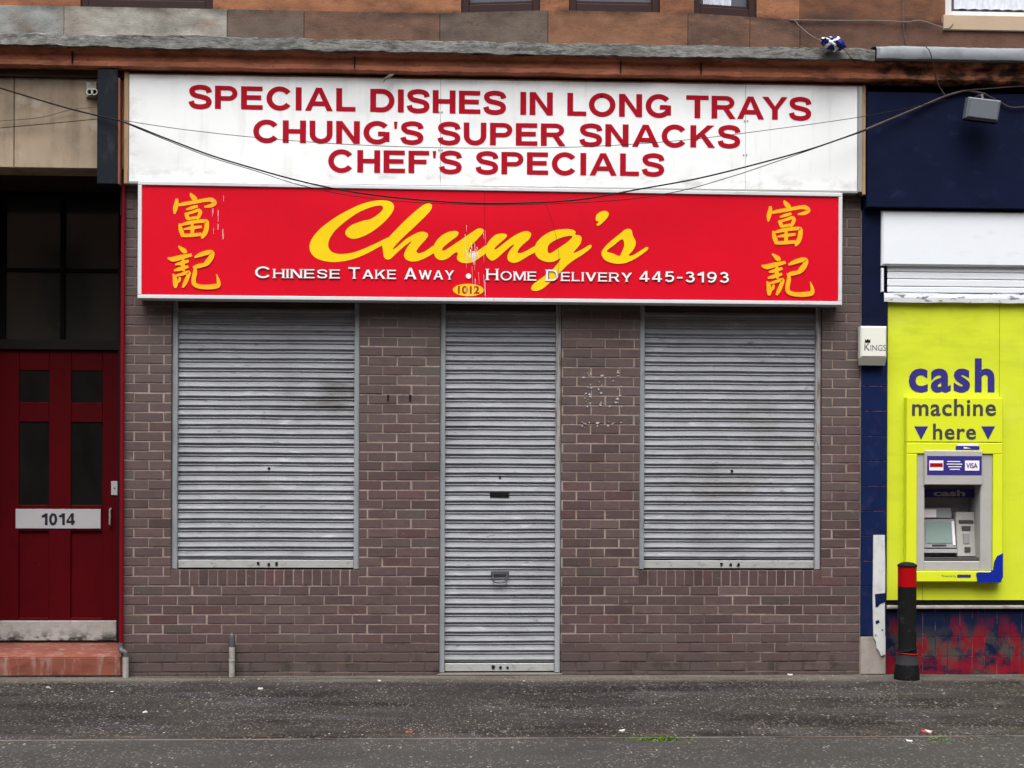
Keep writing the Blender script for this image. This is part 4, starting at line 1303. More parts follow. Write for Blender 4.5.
for k in range(46):
    if k < 26:
        px, py = 469 + rnd.gauss(0, 2.2), 252 + rnd.gauss(0, 3.5)
        px += rnd.choice((0, 0, 5, 8)); py = min(py, 268)
        ln, sl = rnd.uniform(2, 9), rnd.gauss(0.3, 0.3)
        w_ = rnd.uniform(0.3, 0.9)
    else:
        px, py = rnd.choice((466, 472, 475, 478, 484.5, 484.5)) + rnd.gauss(0, 0.5), rnd.uniform(222, 292)
        ln, sl = rnd.uniform(6, 22), rnd.gauss(0.08, 0.05)
        ln = min(ln, 297 - py)
        w_ = rnd.uniform(0.15, 0.4)
    a, b, c0, d = at(px - w_ / 2, py, YV), at(px + sl * ln * 0.5 - w_ * 0.1, py + ln, YV), at(px + sl * ln * 0.5 + w_ * 0.3, py + ln, YV), at(px + w_ / 2, py + 0.3, YV)
    scr.prism([(a.x, a.z), (b.x, b.z), (c0.x, c0.z), (d.x, d.z)], YV - 0.0042 - 0.00002 * k, YV - 0.003)
for px in (213, 218, 223):
    for _ in range(5):
        py = rnd.uniform(195, 245)
        a = at(px + rnd.gauss(0, 0.5), py, YV)
        scr.prism([(a.x, a.z), (a.x + 0.0015, a.z), (a.x + 0.0015, a.z + 0.05), (a.x, a.z + 0.04)], YV - 0.0042, YV - 0.003)
scr.build('scratches', mt['white_vinyl'], rs)

# ------------------------------------------------------------------ navy shopfront on the right
nv = thing('navy_shopfront', 'navy painted shopfront with worn tiled plinth housing the cash machine', 'shopfront', (X(960), 0.1, 0))
YF = -0.10
fx0 = X(867, YF, 150)
fz1, fz0 = Z(92, 900, YF), Z(208, 940, YF)
m = MB().cbox(fx0, XR, YF, 0.2, fz0, fz1, 0.006)
m.build('fascia_board', mt['navy'], nv)
m = MB().box(fx0 + 0.002, XR, 0.0, 0.2, fz1 + 0.002, z_fr0 - 0.002)
m.build('fascia_top', mt['dark'], nv)
YP = -0.02
px0, px1 = X(861.5, YP), X(887, YP)
z_t0 = Z(636, 870, YP)
m = MB()
zt = [z_t0, Z(586, 870, YP), Z(561, 870, YP), Z(536, 870, YP), Z(511, 870, YP), Z(486, 870, YP), Z(461, 870, YP), Z(436, 870, YP), Z(411, 870, YP), Z(386, 870, YP), Z(361, 870, YP)]
m.idx = 1
m.box(px0 + 0.002, px1 - 0.002, YP + 0.004, 0.12, z_t0 + 0.001, zt[-1] - 0.001)
m.idx = 0
for a, b in zip(zt[:-1], zt[1:]):
    m.cbox(px0, px1, YP + random.uniform(0, 0.001), 0.11, a + 0.002, b - 0.002, 0.002)
m.idx = 2
m.cbox(px0, px1, YP - 0.002, 0.12, zt[-1], fz0 - 0.002, 0.004)
m.build('tiled_pilaster', [mt['navy_tile'], mt['grout_red'], mt['navy']], nv)
m = MB().box(xb_r + 0.002, px0 - 0.001, -0.004, 0.1, 0.0, fz0 - 0.01)
m.build('mortar_strip', mt['base_stone'], nv)
m = MB().cbox(px0, px1 - 0.0, YP + 0.002, 0.12, 0.0, z_t0 - 0.003, 0.008)
m.build('pilaster_base', mt['base_stone'], nv)
wp = [(873.3, 535), (884.5, 535), (885, 560), (885, 586), (884.6, 610), (885.2, 654), (881, 656), (879, 651), (876.5, 648), (876, 642), (873.4, 637), (872.6, 600), (873, 570)]
m = MB()
m.prism([tuple(at(a, b, YP - 0.006).xz) for a, b in reversed(wp)], YP - 0.012, YP + 0.001)
m.build('white_painted_strip', mt['flaky_white'], nv)
for pts in ([(875, 594), (885.3, 593), (885, 602), (880, 604), (877.5, 607), (875.5, 607)], [(875.3, 621), (879, 620), (879.5, 622.5), (876, 624)]):
    m = MB()
    m.prism([tuple(at(a, b, YP - 0.012).xz) for a, b in reversed(pts)], YP - 0.0145, YP - 0.010)
    m.build('paint_patch', mt['navy_tile'], nv)
YT = 0.0
tz1 = Z(609, 960, YT)
m = MB()
m.idx = 1
m.box(px1 + 0.003, XR, YT + 0.005, 0.12, 0.0, tz1)
m.idx = 0
rowz = [0.0, 0.145, 0.30, tz1]
tx = px1 + 0.004
while tx < XR:
    for a, b in zip(rowz[:-1], rowz[1:]):
        m.cbox(tx, tx + 0.099, YT + random.uniform(0, 0.0012), 0.1, a + 0.0015, b - 0.0015, 0.002)
    tx += 0.102
m.build('tiled_plinth', [mt['worn_tile'], mt['grout_red']], nv)
m = MB().cbox(px1 + 0.003, XR, -0.03, 0.12, tz1 + 0.002, Z(605.8, 960, -0.03), 0.006)
m.build('plinth_sill', mt['base_stone'], nv)
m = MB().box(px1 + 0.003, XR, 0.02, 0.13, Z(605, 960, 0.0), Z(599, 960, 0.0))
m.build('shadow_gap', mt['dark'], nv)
m = MB().box(px1 + 0.003, XR, 0.36, 0.40, 0.0, fz0)
m.build('inner_wall', mt['dark'], nv)

# white shutter box and half raised curtain
YB = -0.06
bx0 = X(882, YB, 240)
ws2 = thing('shutter_box', 'white roller shutter box with a chipped lowered edge under the navy fascia', 'roller shutter', (X(960), 0, Z(300, 960, 0)))
m = MB().cbox(bx0, XR, YB, 0.15, Z(266, 950, YB), Z(211, 950, YB), 0.014)
m.build('housing', mt['shutter_white'], ws2)
m = MB()
zb = [266.5, 272.5, 279.5, 287, 293]
for a, b in zip(zb[:-1], zb[1:]):
    z1_, z0_ = Z(a, 950, -0.02), Z(b, 950, -0.02)
    m.cbox(X(884, -0.02, 280), XR, -0.022, 0.02, z0_ + 0.002, z1_ - 0.001, 0.006)
m.build('curtain', mt['shutter_white'], ws2)
m = MB()
rough_bar(m, X(884, -0.03, 297), XR, [(0.02, Z(302.5, 950, -0.03)), (-0.03, Z(302.5, 950, -0.03)), (-0.034, Z(298, 950, -0.03)), (-0.03, Z(293.6, 950, -0.03)), (0.02, Z(293.5, 950, -0.03))], 0.006, 120, 4.0)
m.build('bottom_bar', mt['chipped_white'], ws2)
m = MB().cbox(X(881.2, -0.04, 285), X(883.8, -0.04, 285), -0.045, 0.02, Z(292, 884, -0.04), Z(268, 884, -0.04), 0.004)
m.build('end_bracket', mt['shutter_white'], ws2)

# lime board with the word cash
YY = 0.01
lb = thing('lime_board', 'lime yellow panel lettered cash in violet covering the shop window', 'sign board', (X(960), 0.05, Z(600, 960, YY)))
lx0 = X(887.3, YY)
lz0, lz1 = Z(600, 960, YY), Z(303, 960, YY) + 0.03
ax0, ax1 = X(917, YY), X(993, YY)             # opening for the machine
az0, az1 = Z(570, 955, YY), Z(449, 955, YY)
m = MB()
m.box(lx0, ax0, YY, 0.04, lz0, lz1)
m.box(ax1, XR, YY, 0.04, lz0, lz1)
m.box(ax0, ax1, YY, 0.04, az1, lz1)
m.box(ax0, ax1, YY, 0.04, lz0, az0)
m.build('panel', mt['lime'], lb)
m = MB()
word(m, 'cash', 908.7, 994.5, 392.8, 392.8, 34.6, YY - 0.002, 0.032, spacing=1.14)
m.build('lettering', mt['violet'], lb)
m = MB()
xx = X(923, YY); m.box(xx - 0.001, xx + 0.001, YY - 0.001, YY + 0.01, lz0, Z(583, 955, YY))
xx = X(999, YY); m.box(xx - 0.001, xx + 0.001, YY - 0.001, YY + 0.01, Z(397, 955, YY), lz1)
m.build('panel_seam', mt['hood'], lb)

# ------------------------------------------------------------------ cash machine
YS = -0.06
XA = lambda px, y=YS: X(px, y, 500)
ZA = lambda py, y=YS: Z(py, 955, y)
cmn = thing('cash_machine', 'grey cash machine in a raised lime surround with blue corner behind the bollard', 'cash machine', (XA(950), 0, ZA(582)))
sx0, sx1, sz0, sz1 = XA(906.5), XA(1002.5), ZA(582), ZA(397.5)
ox0, ox1, oz0, oz1 = XA(917), XA(993), ZA(571), ZA(454)
m = MB()
zsplit = ZA(442.5)
m.cbox(sx0, sx1, YS, 0.008, zsplit + 0.0015, sz1, 0.006)
m.cbox(sx0, sx1, YS, 0.008, oz1, zsplit - 0.0015, 0.006)
m.cbox(sx0, ox0, YS + 0.0006, 0.008, oz0, oz1 - 0.0005, 0.004)
m.cbox(ox1, sx1, YS + 0.0006, 0.008, oz0, oz1 - 0.0005, 0.004)
m.cbox(sx0, sx1, YS, 0.008, sz0, oz0 - 0.0005, 0.006)
m.build('surround', mt['lime_surround'], cmn)
m = MB()
word(m, 'machine', 912, 996, 416, 416, 17.2, YS - 0.002, 0.018, spacing=1.08)
m.build('lettering', mt['slate_vinyl'], cmn)
m = MB()
word(m, 'here', 933, 976, 439.6, 439.6, 16.0, YS - 0.002, 0.018, spacing=1.08)
m.build('lettering', mt['slate_vinyl'], cmn)
for a, b in ((914.2, 928), (981.2, 995)):
    p, q, r = at(a, 426.3, YS), at(b, 426.3, YS), at((a + b) / 2, 439.6, YS)
    m = MB().prism([(p.x, p.z), (r.x, r.z), (q.x, q.z)], YS - 0.002, YS + 0.001)
    m.build('arrow_mark', mt['violet'], cmn)
# grey fascia with deep opening
ix0, ix1, iz0, iz1 = XA(925), XA(981), ZA(561.5), ZA(485)
YG = YS + 0.012
m = MB()
m.cbox(ox0 + 0.001, ix0, YG, 0.06, oz0 + 0.001, oz1 - 0.001, 0.004)
m.cbox(ix1, ox1 - 0.001, YG, 0.06, oz0 + 0.001, oz1 - 0.001, 0.004)
m.cbox(ix0 - 0.008, ix1 + 0.008, YG - 0.022, 0.06, iz1, ZA(450.5), 0.006)
m.cbox(ix0 - 0.001, ix1 + 0.001, YG + 0.002, 0.06, oz0 + 0.001, iz0 - 0.0, 0.004)
# hood of the opening
m.idx = 1
dp = 0.20
m.box(ix0 - 0.02, ix0 - 0.001, 0.0605, dp, iz0 - 0.02, iz1 + 0.02)
m.box(ix1 + 0.001, ix1 + 0.02, 0.0605, dp, iz0 - 0.02, iz1 + 0.02)
m.box(ix0 - 0.0, ix1 + 0.0, 0.0605, dp, iz1 + 0.001, iz1 + 0.02)
m.box(ix0 - 0.0, ix1 + 0.0, 0.0605, dp, iz0 - 0.02, iz0 - 0.001)
m.box(ix0 - 0.02, ix1 + 0.02, dp + 0.0005, dp + 0.02, iz0 - 0.02, iz1 + 0.02)
m.build('fascia', [mt['atm_grey'], mt['atm_mid']], cmn)
# header with card logos
YH = YG - 0.022
m = MB()
m.box(XA(927, YH), XA(981.5, YH), YH - 0.002, YH + 0.01, ZA(475, YH), ZA(456, YH))
m.idx = 1
m.box(XA(929, YH), XA(943, YH), YH - 0.004, YH, ZA(470.5, YH), ZA(460.5, YH))
m.box(XA(964.7, YH), XA(979, YH), YH - 0.004, YH, ZA(470.5, YH), ZA(460.5, YH))
for k, (a, b) in enumerate(((947, 960), (946.5, 962), (948, 961), (949.5, 959.5))):
    zz = ZA(461.5 + 2.6 * k, YH)
    m.box(XA(a, YH), XA(b, YH), YH - 0.003, YH, zz - 0.0035, zz + 0.0035)
m.idx = 2
m.box(XA(929.6, YH), XA(942.4, YH), YH - 0.0055, YH, ZA(467, YH), ZA(463.2, YH))
m.idx = 3
word(m, 'VISA', 966.3, 977.6, 468.2, 468.2, 5.2, YH - 0.0058, 0.02)
m.keep = False
m.build('header_sign', [mt['violet'], mt['white_vinyl'], mt['bol_red'], mt['violet']], cmn)
m = MB()
m.box(XA(955.5), XA(979), YS - 0.004, YS + 0.002, ZA(449.5), ZA(446)); m.idx = 1
m.box(XA(957), XA(978), YS - 0.0045, YS + 0.002, ZA(445.8), ZA(443.6))
p, q, r = at(963.5, 448.6, YS), at(963.5, 446.8, YS), at(971, 448.4, YS)
m.prism([(p.x, p.z), (r.x, r.z), (q.x, q.z)], YS - 0.006, YS)
m.build('link_badge', [mt['violet'], mt['white_vinyl']], cmn)
YI = 0.10
m = MB()
m.box(XA(922, YI), XA(974, YI), 0.085, 0.105, ZA(497.5, YI), ZA(489, YI))
word(m, 'cash', 933.5, 965, 496.2, 496.2, 6.2, 0.083, 0.03, idx=1)
m.keep = False
m.build('inner_sign', [mt['violet'], mt['atm_grey']], cmn)
m = MB()   # sloped console: screen housing
def slope_box(mb, x0, x1, zlo, zhi, ylo, yhi, th):
    vs = [(x0, ylo, zlo), (x1, ylo, zlo), (x1, yhi, zhi), (x0, yhi, zhi), (x0, ylo + th, zlo), (x1, ylo + th, zlo), (x1, yhi + th, zhi), (x0, yhi + th, zhi)]
    mb.add(vs, [(0, 1, 2, 3), (4, 7, 6, 5), (0, 4, 5, 1), (1, 5, 6, 2), (2, 6, 7, 3), (3, 7, 4, 0)])
slope_box(m, ix0 + 0.001, XA(955.5, 0.1), ZA(548, 0.08), ZA(519, 0.12), 0.075, 0.12, 0.06)
slope_box(m, ix0 + 0.001, XA(957, 0.1), ZA(553, 0.07), ZA(549, 0.07), 0.06, 0.068, 0.06)
slope_box(m, ix0 + 0.001, XA(953, 0.1), ZA(518, 0.12), ZA(508, 0.13), 0.122, 0.14, 0.04)
m.build('screen_housing', mt['atm_mid'], cmn, bevel=0.003)
m = MB()
slope_box(m, XA(925.8, 0.09), XA(952, 0.09), ZA(543, 0.085), ZA(522, 0.11), 0.078, 0.112, 0.02)
m.build('screen', mt['screen'], cmn)
m = MB()
slope_box(m, XA(952.4, 0.09), XA(955, 0.09), ZA(545, 0.085), ZA(521, 0.11), 0.074, 0.108, 0.02)
m.box(ix0 + 0.003, XA(936, 0.12), 0.112, 0.125, ZA(517.5, 0.12), ZA(509.5, 0.12))
m.build('white_edges', mt['white_vinyl'], cmn)
m = MB()
slope_box(m, XA(956.5, 0.08), XA(976, 0.08), ZA(556.5, 0.05), ZA(512, 0.1), 0.05, 0.095, 0.06)
m.build('card_panel', mt['atm_grey'], cmn, bevel=0.004)
for (a, b, y0, y1, yy) in ((959, 973, 520, 522.5, 0.078), (962, 970.5, 526, 530, 0.072), (965, 970.5, 547, 551.5, 0.05)):
    m = MB().box(XA(a, yy), XA(b, yy), yy - 0.004, yy + 0.03, ZA(y1, yy), ZA(y0, yy))
    m.build('slot', mt['atm_dark'], cmn)
m = MB()
m.box(XA(932, 0.085), XA(946, 0.085), 0.072, 0.1, ZA(545.8, 0.08), ZA(544.4, 0.08))
m.build('slot', mt['atm_dark'], cmn)
m = MB()
m.box(XA(963.5, 0.06), XA(969.5, 0.06), 0.058, 0.09, ZA(543.5, 0.06), ZA(533.5, 0.06))
m.build('reader_plate', mt['atm_mid'], cmn)
m = MB().box(ix0 + 0.002, ix1 - 0.002, YG + 0.02, 0.058, iz0 - 0.004, iz0 + 0.028)
m.build('shelf', mt['atm_dark'], cmn)
m = MB()
bl = [(976, 573.5), (978, 572.2), (990, 572.2), (993, 570), (994, 562), (997, 556), (1002.8, 553.2), (1002.8, 577), (1000, 582.6), (977.5, 582.6)]
m.prism([tuple(at(a, b, YS).xz) for a, b in reversed(bl)], YS - 0.006, YS + 0.03)
m.build('blue_corner', mt['blue_plastic'], cmn)
m = MB()
word(m, 'Powered by', 942, 956, 577.5, 577.5, 2.6, YS - 0.002, 0.0)
m.build('small_print', mt['slate_vinyl'], cmn)
m = MB().box(XA(957.5), XA(971), YS - 0.0015, YS + 0.002, ZA(577.6), ZA(574.6))
m.build('maker_badge', mt['violet'], cmn)

# ------------------------------------------------------------------ bell box
YBX = -0.10
ab = thing('alarm_box', 'cream burglar alarm box with small dark crown and lettering on the navy pilaster', 'alarm box', (X(873), -0.03, Z(364, 873)))
m = MB()
bx = [X(860.8, YBX, 345), X(886.8, YBX, 345)]
m.cbox(bx[0], bx[1], YBX, -0.025, Z(357.5, 873, YBX), Z(326, 873, YBX), 0.012)
m.build('cover', mt['bell'], ab)
m = MB()
z1_, z0_ = Z(357.6, 873, YBX), Z(365, 873, YBX)
m.add([(bx[0], YBX + 0.004, z1_), (bx[1], YBX + 0.004, z1_), (bx[1], -0.025, z1_), (bx[0], -0.025, z1_), (bx[0] + 0.005, YBX + 0.03, z0_), (bx[1] - 0.005, YBX + 0.03, z0_), (bx[1] - 0.005, -0.025, z0_), (bx[0] + 0.005, -0.025, z0_)],
      [(0, 3, 2, 1), (4, 5, 6, 7), (0, 1, 5, 4), (1, 2, 6, 5), (2, 3, 7, 6), (3, 0, 4, 7)])
m.build('base', mt['bell_low'], ab)
m = MB()
word(m, 'Kings', 864.5, 886, 350.6, 350.6, 7.2, YBX - 0.0015, -0.004, True, 0.78)
m.build('lettering', mt['pipe_dark'], ab)
m = MB()
cr = [(865, 342.6), (865, 339), (866.5, 340.4), (867.6, 338.6), (868.7, 340.4), (870.2, 339), (870.2, 342.6)]
m.prism([tuple(at(a, b, YBX).xz) for a, b in cr], YBX - 0.002, YBX + 0.002)
m.build('crown_mark', mt['dark'], ab)

# ------------------------------------------------------------------ floodlight on the navy fascia
flt = thing('floodlight', 'small grey floodlight on a bracket over the navy fascia', 'floodlight', (X(981, -0.2, 108), YF, Z(95, 981, -0.2)))
yfl = -0.24
c0 = at(981.5, 110, yfl)
m = MB()
m.m = Matrix.Translation(c0) @ Matrix.Rotation(math.radians(6), 4, 'Y') @ Matrix.Rotation(math.radians(8), 4, 'X')
m.cbox(-0.132, 0.132, -0.045, 0.03, -0.080, 0.083, 0.010)
m.build('housing', mt['flood_grey'], flt)
m = MB(); m.m = Matrix.Translation(c0) @ Matrix.Rotation(math.radians(6), 4, 'Y') @ Matrix.Rotation(math.radians(8), 4, 'X')
m.box(-0.115, 0.115, -0.0475, -0.03, -0.065, 0.068)
m.build('glass', mt['flood_glass'], flt)
m = MB()
m.m = Matrix.Translation(c0) @ Matrix.Rotation(math.radians(6), 4, 'Y') @ Matrix.Rotation(math.radians(8), 4, 'X')
m.cbox(-0.130, 0.130, -0.05, 0.03, -0.094, -0.0815, 0.004)
m.build('lip', mt['dark'], flt)
m = MB()
m.tube([(c0.x + 0.02, yfl + 0.03, c0.z + 0.07), (c0.x + 0.02, yfl + 0.04, c0.z + 0.13), (c0.x + 0.01, YF + 0.0, c0.z + 0.14)], 0.012)
m.build('bracket', mt['pipe_dark'], flt)

# ------------------------------------------------------------------ slate casing, sensor, pipes on the left
cs = MB()
cx0, cx1 = X(97, -0.14, 126), X(117.5, -0.14, 126)
cs.cbox(cx0, cx1, -0.14, 0.04, Z(184, 108, -0.14), Z(69, 108, -0.14), 0.006)
o = cs.build('metal_casing', mt['casing'], loc=(cx0, 0, Z(184, 108, -0.14)))
tag(o, 'upright slate grey metal casing beside the left end of the white sign', 'casing')
m = MB()
m.cbox(X(117.8, -0.12, 130), X(119.8, -0.12, 130), -0.125, 0.0, Z(184, 118, -0.12), Z(78, 118, -0.12), 0.002)
o = m.build('timber_strip', mt['copper'], loc=(X(118.8, -0.12, 130), -0.1, Z(184, 118, -0.12)))
tag(o, 'narrow reddish brown timber strip along the right side of the slate casing', 'timber strip')
m = MB()
wp = [(121, 74), (121.6, 100), (120.8, 140), (121.6, 165), (122.8, 180), (121.5, 192), (120.8, 215)]
m.tube(catmull([tuple(at(a, b, -0.05)) for a, b in wp], 5), 0.005)
o = m.build('loose_wire', mt['cable_black'], loc=tuple(at(121, 215, -0.05)), smooth=True)
tag(o, 'loose black wire hanging in the gap between slate casing and white sign', 'wire')
m = MB().box(X(119.8, 0.0, 130), xb_l + 0.03, -0.01, 0.05, Z(186, 122), Z(72, 122))
o = m.build('backing_board', mt['hood'], ten)
sn = thing('wall_sensor', 'small grey sensor with two round lenses on beige stone above red door', 'sensor', (X(91, -0.05, 90), -0.03, Z(97, 91, -0.05)))
m = MB().cbox(X(86, -0.05, 90), X(96.6, -0.05, 90), -0.055, -0.028, Z(97.5, 91, -0.05), Z(82, 91, -0.05), 0.004)
m.build('backplate', mt['pipe_grey'], sn)
for px in (89.8, 94.6):
    m = MB()
    p = at(px, 92, -0.09)
    n_ = 16
    ring = lambda r, y: [(p.x + r * math.cos(6.283 * k / n_), y, p.z + r * math.sin(6.283 * k / n_)) for k in range(n_)]
    vs = ring(0.026, -0.05) + ring(0.026, -0.10) + ring(0.019, -0.10) + ring(0.016, -0.075)
    fs = [(j * n_ + k, j * n_ + (k + 1) % n_, (j + 1) * n_ + (k + 1) % n_, (j + 1) * n_ + k) for j in range(3) for k in range(n_)]
    m.add(vs, fs)
    m.idx = 1
    m.add(ring(0.016, -0.0745), [tuple(range(n_))])
    m.build('lens', [mt['bell_low'], mt['dark']], sn)
rp = thing('red_pipe', 'thin dark red pipe down the door edge ending in a grey elbow on the step', 'pipe', (X(121.3), -0.045, Z(655, 121)))
m = MB()
a, b = at(121.2, 186, -0.03), at(121.2, 646, -0.03)
m.tube([(b.x + 0.004, -0.03, Z(184, 121)), (b.x + 0.002, -0.03, 2.6), (b.x, -0.03, 1.6), (b.x - 0.001, -0.03, b.z)], 0.017, 12)
m.build('pipe', mt['pipe_red'], rp, smooth=True)
m = MB()
pe = [at(120.6, 643, -0.03), at(120.6, 648, -0.035), at(122, 651.5, -0.05), at(124.6, 652, -0.06), at(125.7, 655, -0.06), at(125.7, 660, -0.06)]
m.tube(catmull([tuple(q) for q in pe], 5), 0.021, 12)
m.build('elbow', mt['pipe_dark'], rp, smooth=True)
m = MB()
q = at(125.7, 657, -0.06)
m.lathe([(0.024, 0.0), (0.024, q.z), (0.015, q.z)], q.x, -0.06, 16)
m.build('ground_sleeve', mt['pipe_grey'], rp, smooth=True)
ps = thing('pipe_stub', 'short capped grey pipe standing against the brick left of the shop door', 'pipe', (X(232), -0.04, 0))
q = at(232, 633, -0.04)
m = MB()
m.lathe([(0.023, 0.0), (0.023, 0.12), (0.025, 0.122), (0.025, 0.134), (0.023, 0.136), (0.023, 0.235)], q.x, -0.04, 18)
m.build('pipe', mt['pipe_grey'], ps, smooth=True)
m = MB()
m.lathe([(0.021, 0.2352), (0.021, q.z - 0.03), (0.016, q.z - 0.012), (0.006, q.z)], q.x, -0.04, 18)
m.build('cap', mt['pipe_dark'], ps, smooth=True)

# ------------------------------------------------------------------ bollard
by = -0.26
bc = at(907, 620, by)
bo = thing('bollard', 'black bollard with bright red band under its domed top, before the cash machine', 'bollard', (bc.x, by, 0))
zb_ = lambda py: Z(py, 907, by)
r = 0.0715
m = MB()
m.lathe([(0.099, 0.0), (0.099, 0.02), (0.096, 0.07), (0.090, 0.12)], bc.x, by, 40); m.build('foot', mt['bol_black'], bo, smooth=True)
m = MB()
m.lathe([(0.090, 0.1205), (0.084, 0.15), (0.082, 0.175), (0.080, 0.20)], bc.x, by, 40); m.build('collar', mt['bol_grey'], bo, smooth=True)
m = MB()
m.lathe([(0.078, 0.2005), (0.074, 0.23), (r, 0.25), (r, zb_(586.5))], bc.x, by, 40); m.build('post', mt['bol_black'], bo, smooth=True)
m = MB()
m.lathe([(r + 0.001, zb_(586.5) + 0.0005), (r + 0.001, zb_(566.8))], bc.x, by, 40); m.build('red_band', mt['bol_red'], bo, smooth=True)
m = MB()
zt_ = zb_(566.8)
m.lathe([(r + 0.0005, zt_ + 0.0005), (r + 0.006, zt_ + 0.004), (r + 0.006, zt_ + 0.014), (r - 0.004, zt_ + 0.022), (r * 0.7, zt_ + 0.032), (r * 0.35, zt_ + 0.037), (0.002, zt_ + 0.039)], bc.x, by, 40)
m.build('cap', mt['bol_black'], bo, smooth=True)
m = MB()
rr = [(bc.x + 0.0805 * math.cos(6.283 * k / 30), by + 0.0805 * math.sin(6.283 * k / 30), 0.206 + 0.004 * math.sin(6.283 * k / 30 * 2)) for k in range(31)]
m.tube(rr, 0.005, 6)
m.build('red_ring', mt['bol_red'], bo, smooth=True)
m = MB()
rr = [(bc.x + 0.078 * math.cos(6.283 * k / 30), by + 0.078 * math.sin(6.283 * k / 30), 0.235 + 0.018 * math.cos(6.283 * k / 30)) for k in range(31)]
m.tube(rr, 0.007, 6)
m.build('strap', mt['dark'], bo, smooth=True)

# ------------------------------------------------------------------ cables
def cable(name, label, pts, rad, m_, cat='cable', group=None):
    """pts: (px, py, depth) of supports and sag, measured once"""
    w_ = catmull([tuple(at(*p)) for p in pts], 8)
    mb = MB().tube(w_, rad, 7)
    o = mb.build(name, m_, loc=w_[0], smooth=True)
    tag(o, label, cat, group)
    return o
cable('overhead_cable', 'thick black cable sagging in a long curve across both shop signs', [(-60, 70, -0.1), (0, 88, -0.12), (60, 106, -0.16), (97, 115.5, -0.165), (124, 122, -0.19), (165, 138, -0.24), (210, 155, -0.27), (256, 169, -0.29), (300, 181, -0.30), (350, 191.5, -0.31), (410, 199, -0.31), (470, 203, -0.31), (520, 203, -0.31), (580, 199.5, -0.31), (640, 189, -0.30), (700, 178, -0.28), (768, 161, -0.25), (820, 146, -0.22), (866, 129.5, -0.19)], 0.0062, mt['cable_black'])
cable('overhead_cable', 'thinner black cable running just under the thick one and parting from it near mid-sign', [(124, 122.5, -0.20), (165, 139.5, -0.25), (210, 157, -0.28), (256, 171, -0.30), (300, 185, -0.31), (360, 197, -0.32), (430, 203, -0.33), (520, 204.5, -0.33), (620, 200, -0.32), (680, 191, -0.3), (730, 177, -0.28), (768, 164.5, -0.25), (866, 130.5, -0.2)], 0.0032, mt['cable_black'])
cable('signal_wire', 'hair-thin wire crossing the red capitals of the white sign in a shallow dip', [(124, 120.5, -0.2), (180, 129, -0.22), (256, 137.5, -0.24), (340, 144, -0.25), (430, 147.5, -0.25), (512, 148, -0.25), (590, 146.5, -0.25), (680, 140.5, -0.24), (768, 130, -0.22), (866, 116, -0.2), (946, 100, -0.13)], 0.0026, mt['cable_black'])
cable('signal_wire', 'thin wire rising over the beige stone above the close door', [(-60, 134, -0.05), (0, 128, -0.06), (50, 123.5, -0.07), (97, 119, -0.15)], 0.003, mt['cable_black'])
cable('signal_wire', 'upper faint wire over the beige stone fixed near the sensor', [(0, 121, -0.05), (40, 117.5, -0.06), (70, 110, -0.06), (97, 107, -0.15)], 0.0025, mt['cable_grey'])
cable('clipped_cable', 'bundled grey cable climbing across the navy fascia to the floodlight', [(866, 129.5, -0.19), (885, 121.5, -0.16), (915, 109, -0.13), (946, 96, -0.12), (966, 91, -0.12), (985, 94, -0.12)], 0.009, mt['cable_grey'])
cable('clipped_cable', 'grey cable leaving the floodlight towards the right edge of the navy fascia', [(985, 94, -0.125), (1000, 102, -0.12), (1010, 107, -0.12), (1024, 107, -0.12), (1080, 104, -0.12)], 0.005, mt['cable_grey'])
cable('clipped_cable', 'thin dark cable along the top of the navy fascia above the floodlight', [(946, 96.5, -0.12), (966, 90.5, -0.13), (990, 88.5, -0.13), (1024, 86, -0.13), (1080, 83, -0.13)], 0.004, mt['cable_grey'])
cable('drop_wire', 'thin brown wire dropping from the lead flashing to the navy fascia', [(925, 46, -0.27), (930, 52, -0.29), (934, 68, -0.2), (938, 84, -0.14), (946, 96.5, -0.125)], 0.0042, mt['cable_grey'])
cable('wall_cable', 'dirty white cable clipped level along the sandstone below the white window', [(790, 20, -0.045), (840, 20.5, -0.05), (880, 20.5, -0.05), (905, 22, -0.055), (920, 20.5, -0.055), (935, 25, -0.06), (947, 28.5, -0.06), (953, 24, -0.05)], 0.0042, mt['cable_white'])
cable('wall_cable', 'upright grey cable running down the sandstone left of the white window', [(903, -40, -0.02), (903, 0, -0.02), (903, 20, -0.05), (904.5, 34, -0.05), (906, 44, -0.06)], 0.0042, mt['cable_grey'])
cable('string', 'pale string tied from the sandstone wall down to the blue flag', [(794, 20, -0.045), (802, 28, -0.1), (812, 36, -0.2), (822, 41, -0.27)], 0.0025, mt['cable_white'], 'string')
cable('drop_wire', 'short dark wire hanging over the frieze below the blue flag', [(843, 48, -0.27), (848, 54, -0.28), (853, 60, -0.2), (858, 66, -0.14)], 0.0035, mt['cable_grey'])
cable('hair_wire', 'very fine dark wire curling down over the tail of the yellow script', [(544, 201.5, -0.225), (549, 212, -0.222), (555, 232, -0.22), (558.5, 252, -0.22), (558, 272, -0.22), (552, 288, -0.22), (545, 299, -0.222)], 0.0013, mt['cable_black'], 'wire')
m = MB()
q = at(390, 76, -0.15)
m.tube([(q.x + 0.03, -0.13, q.z + 0.02), (q.x, -0.15, q.z), (q.x - 0.04, -0.14, q.z - 0.02), (q.x - 0.05, -0.14, q.z - 0.05)], [0.004, 0.012, 0.008, 0.003], 7)
o = m.build('cable_clip', mt['cable_white'], loc=tuple(q), smooth=True)
tag(o, 'pale bent cable end sticking out over the top edge of the white sign', 'cable end')

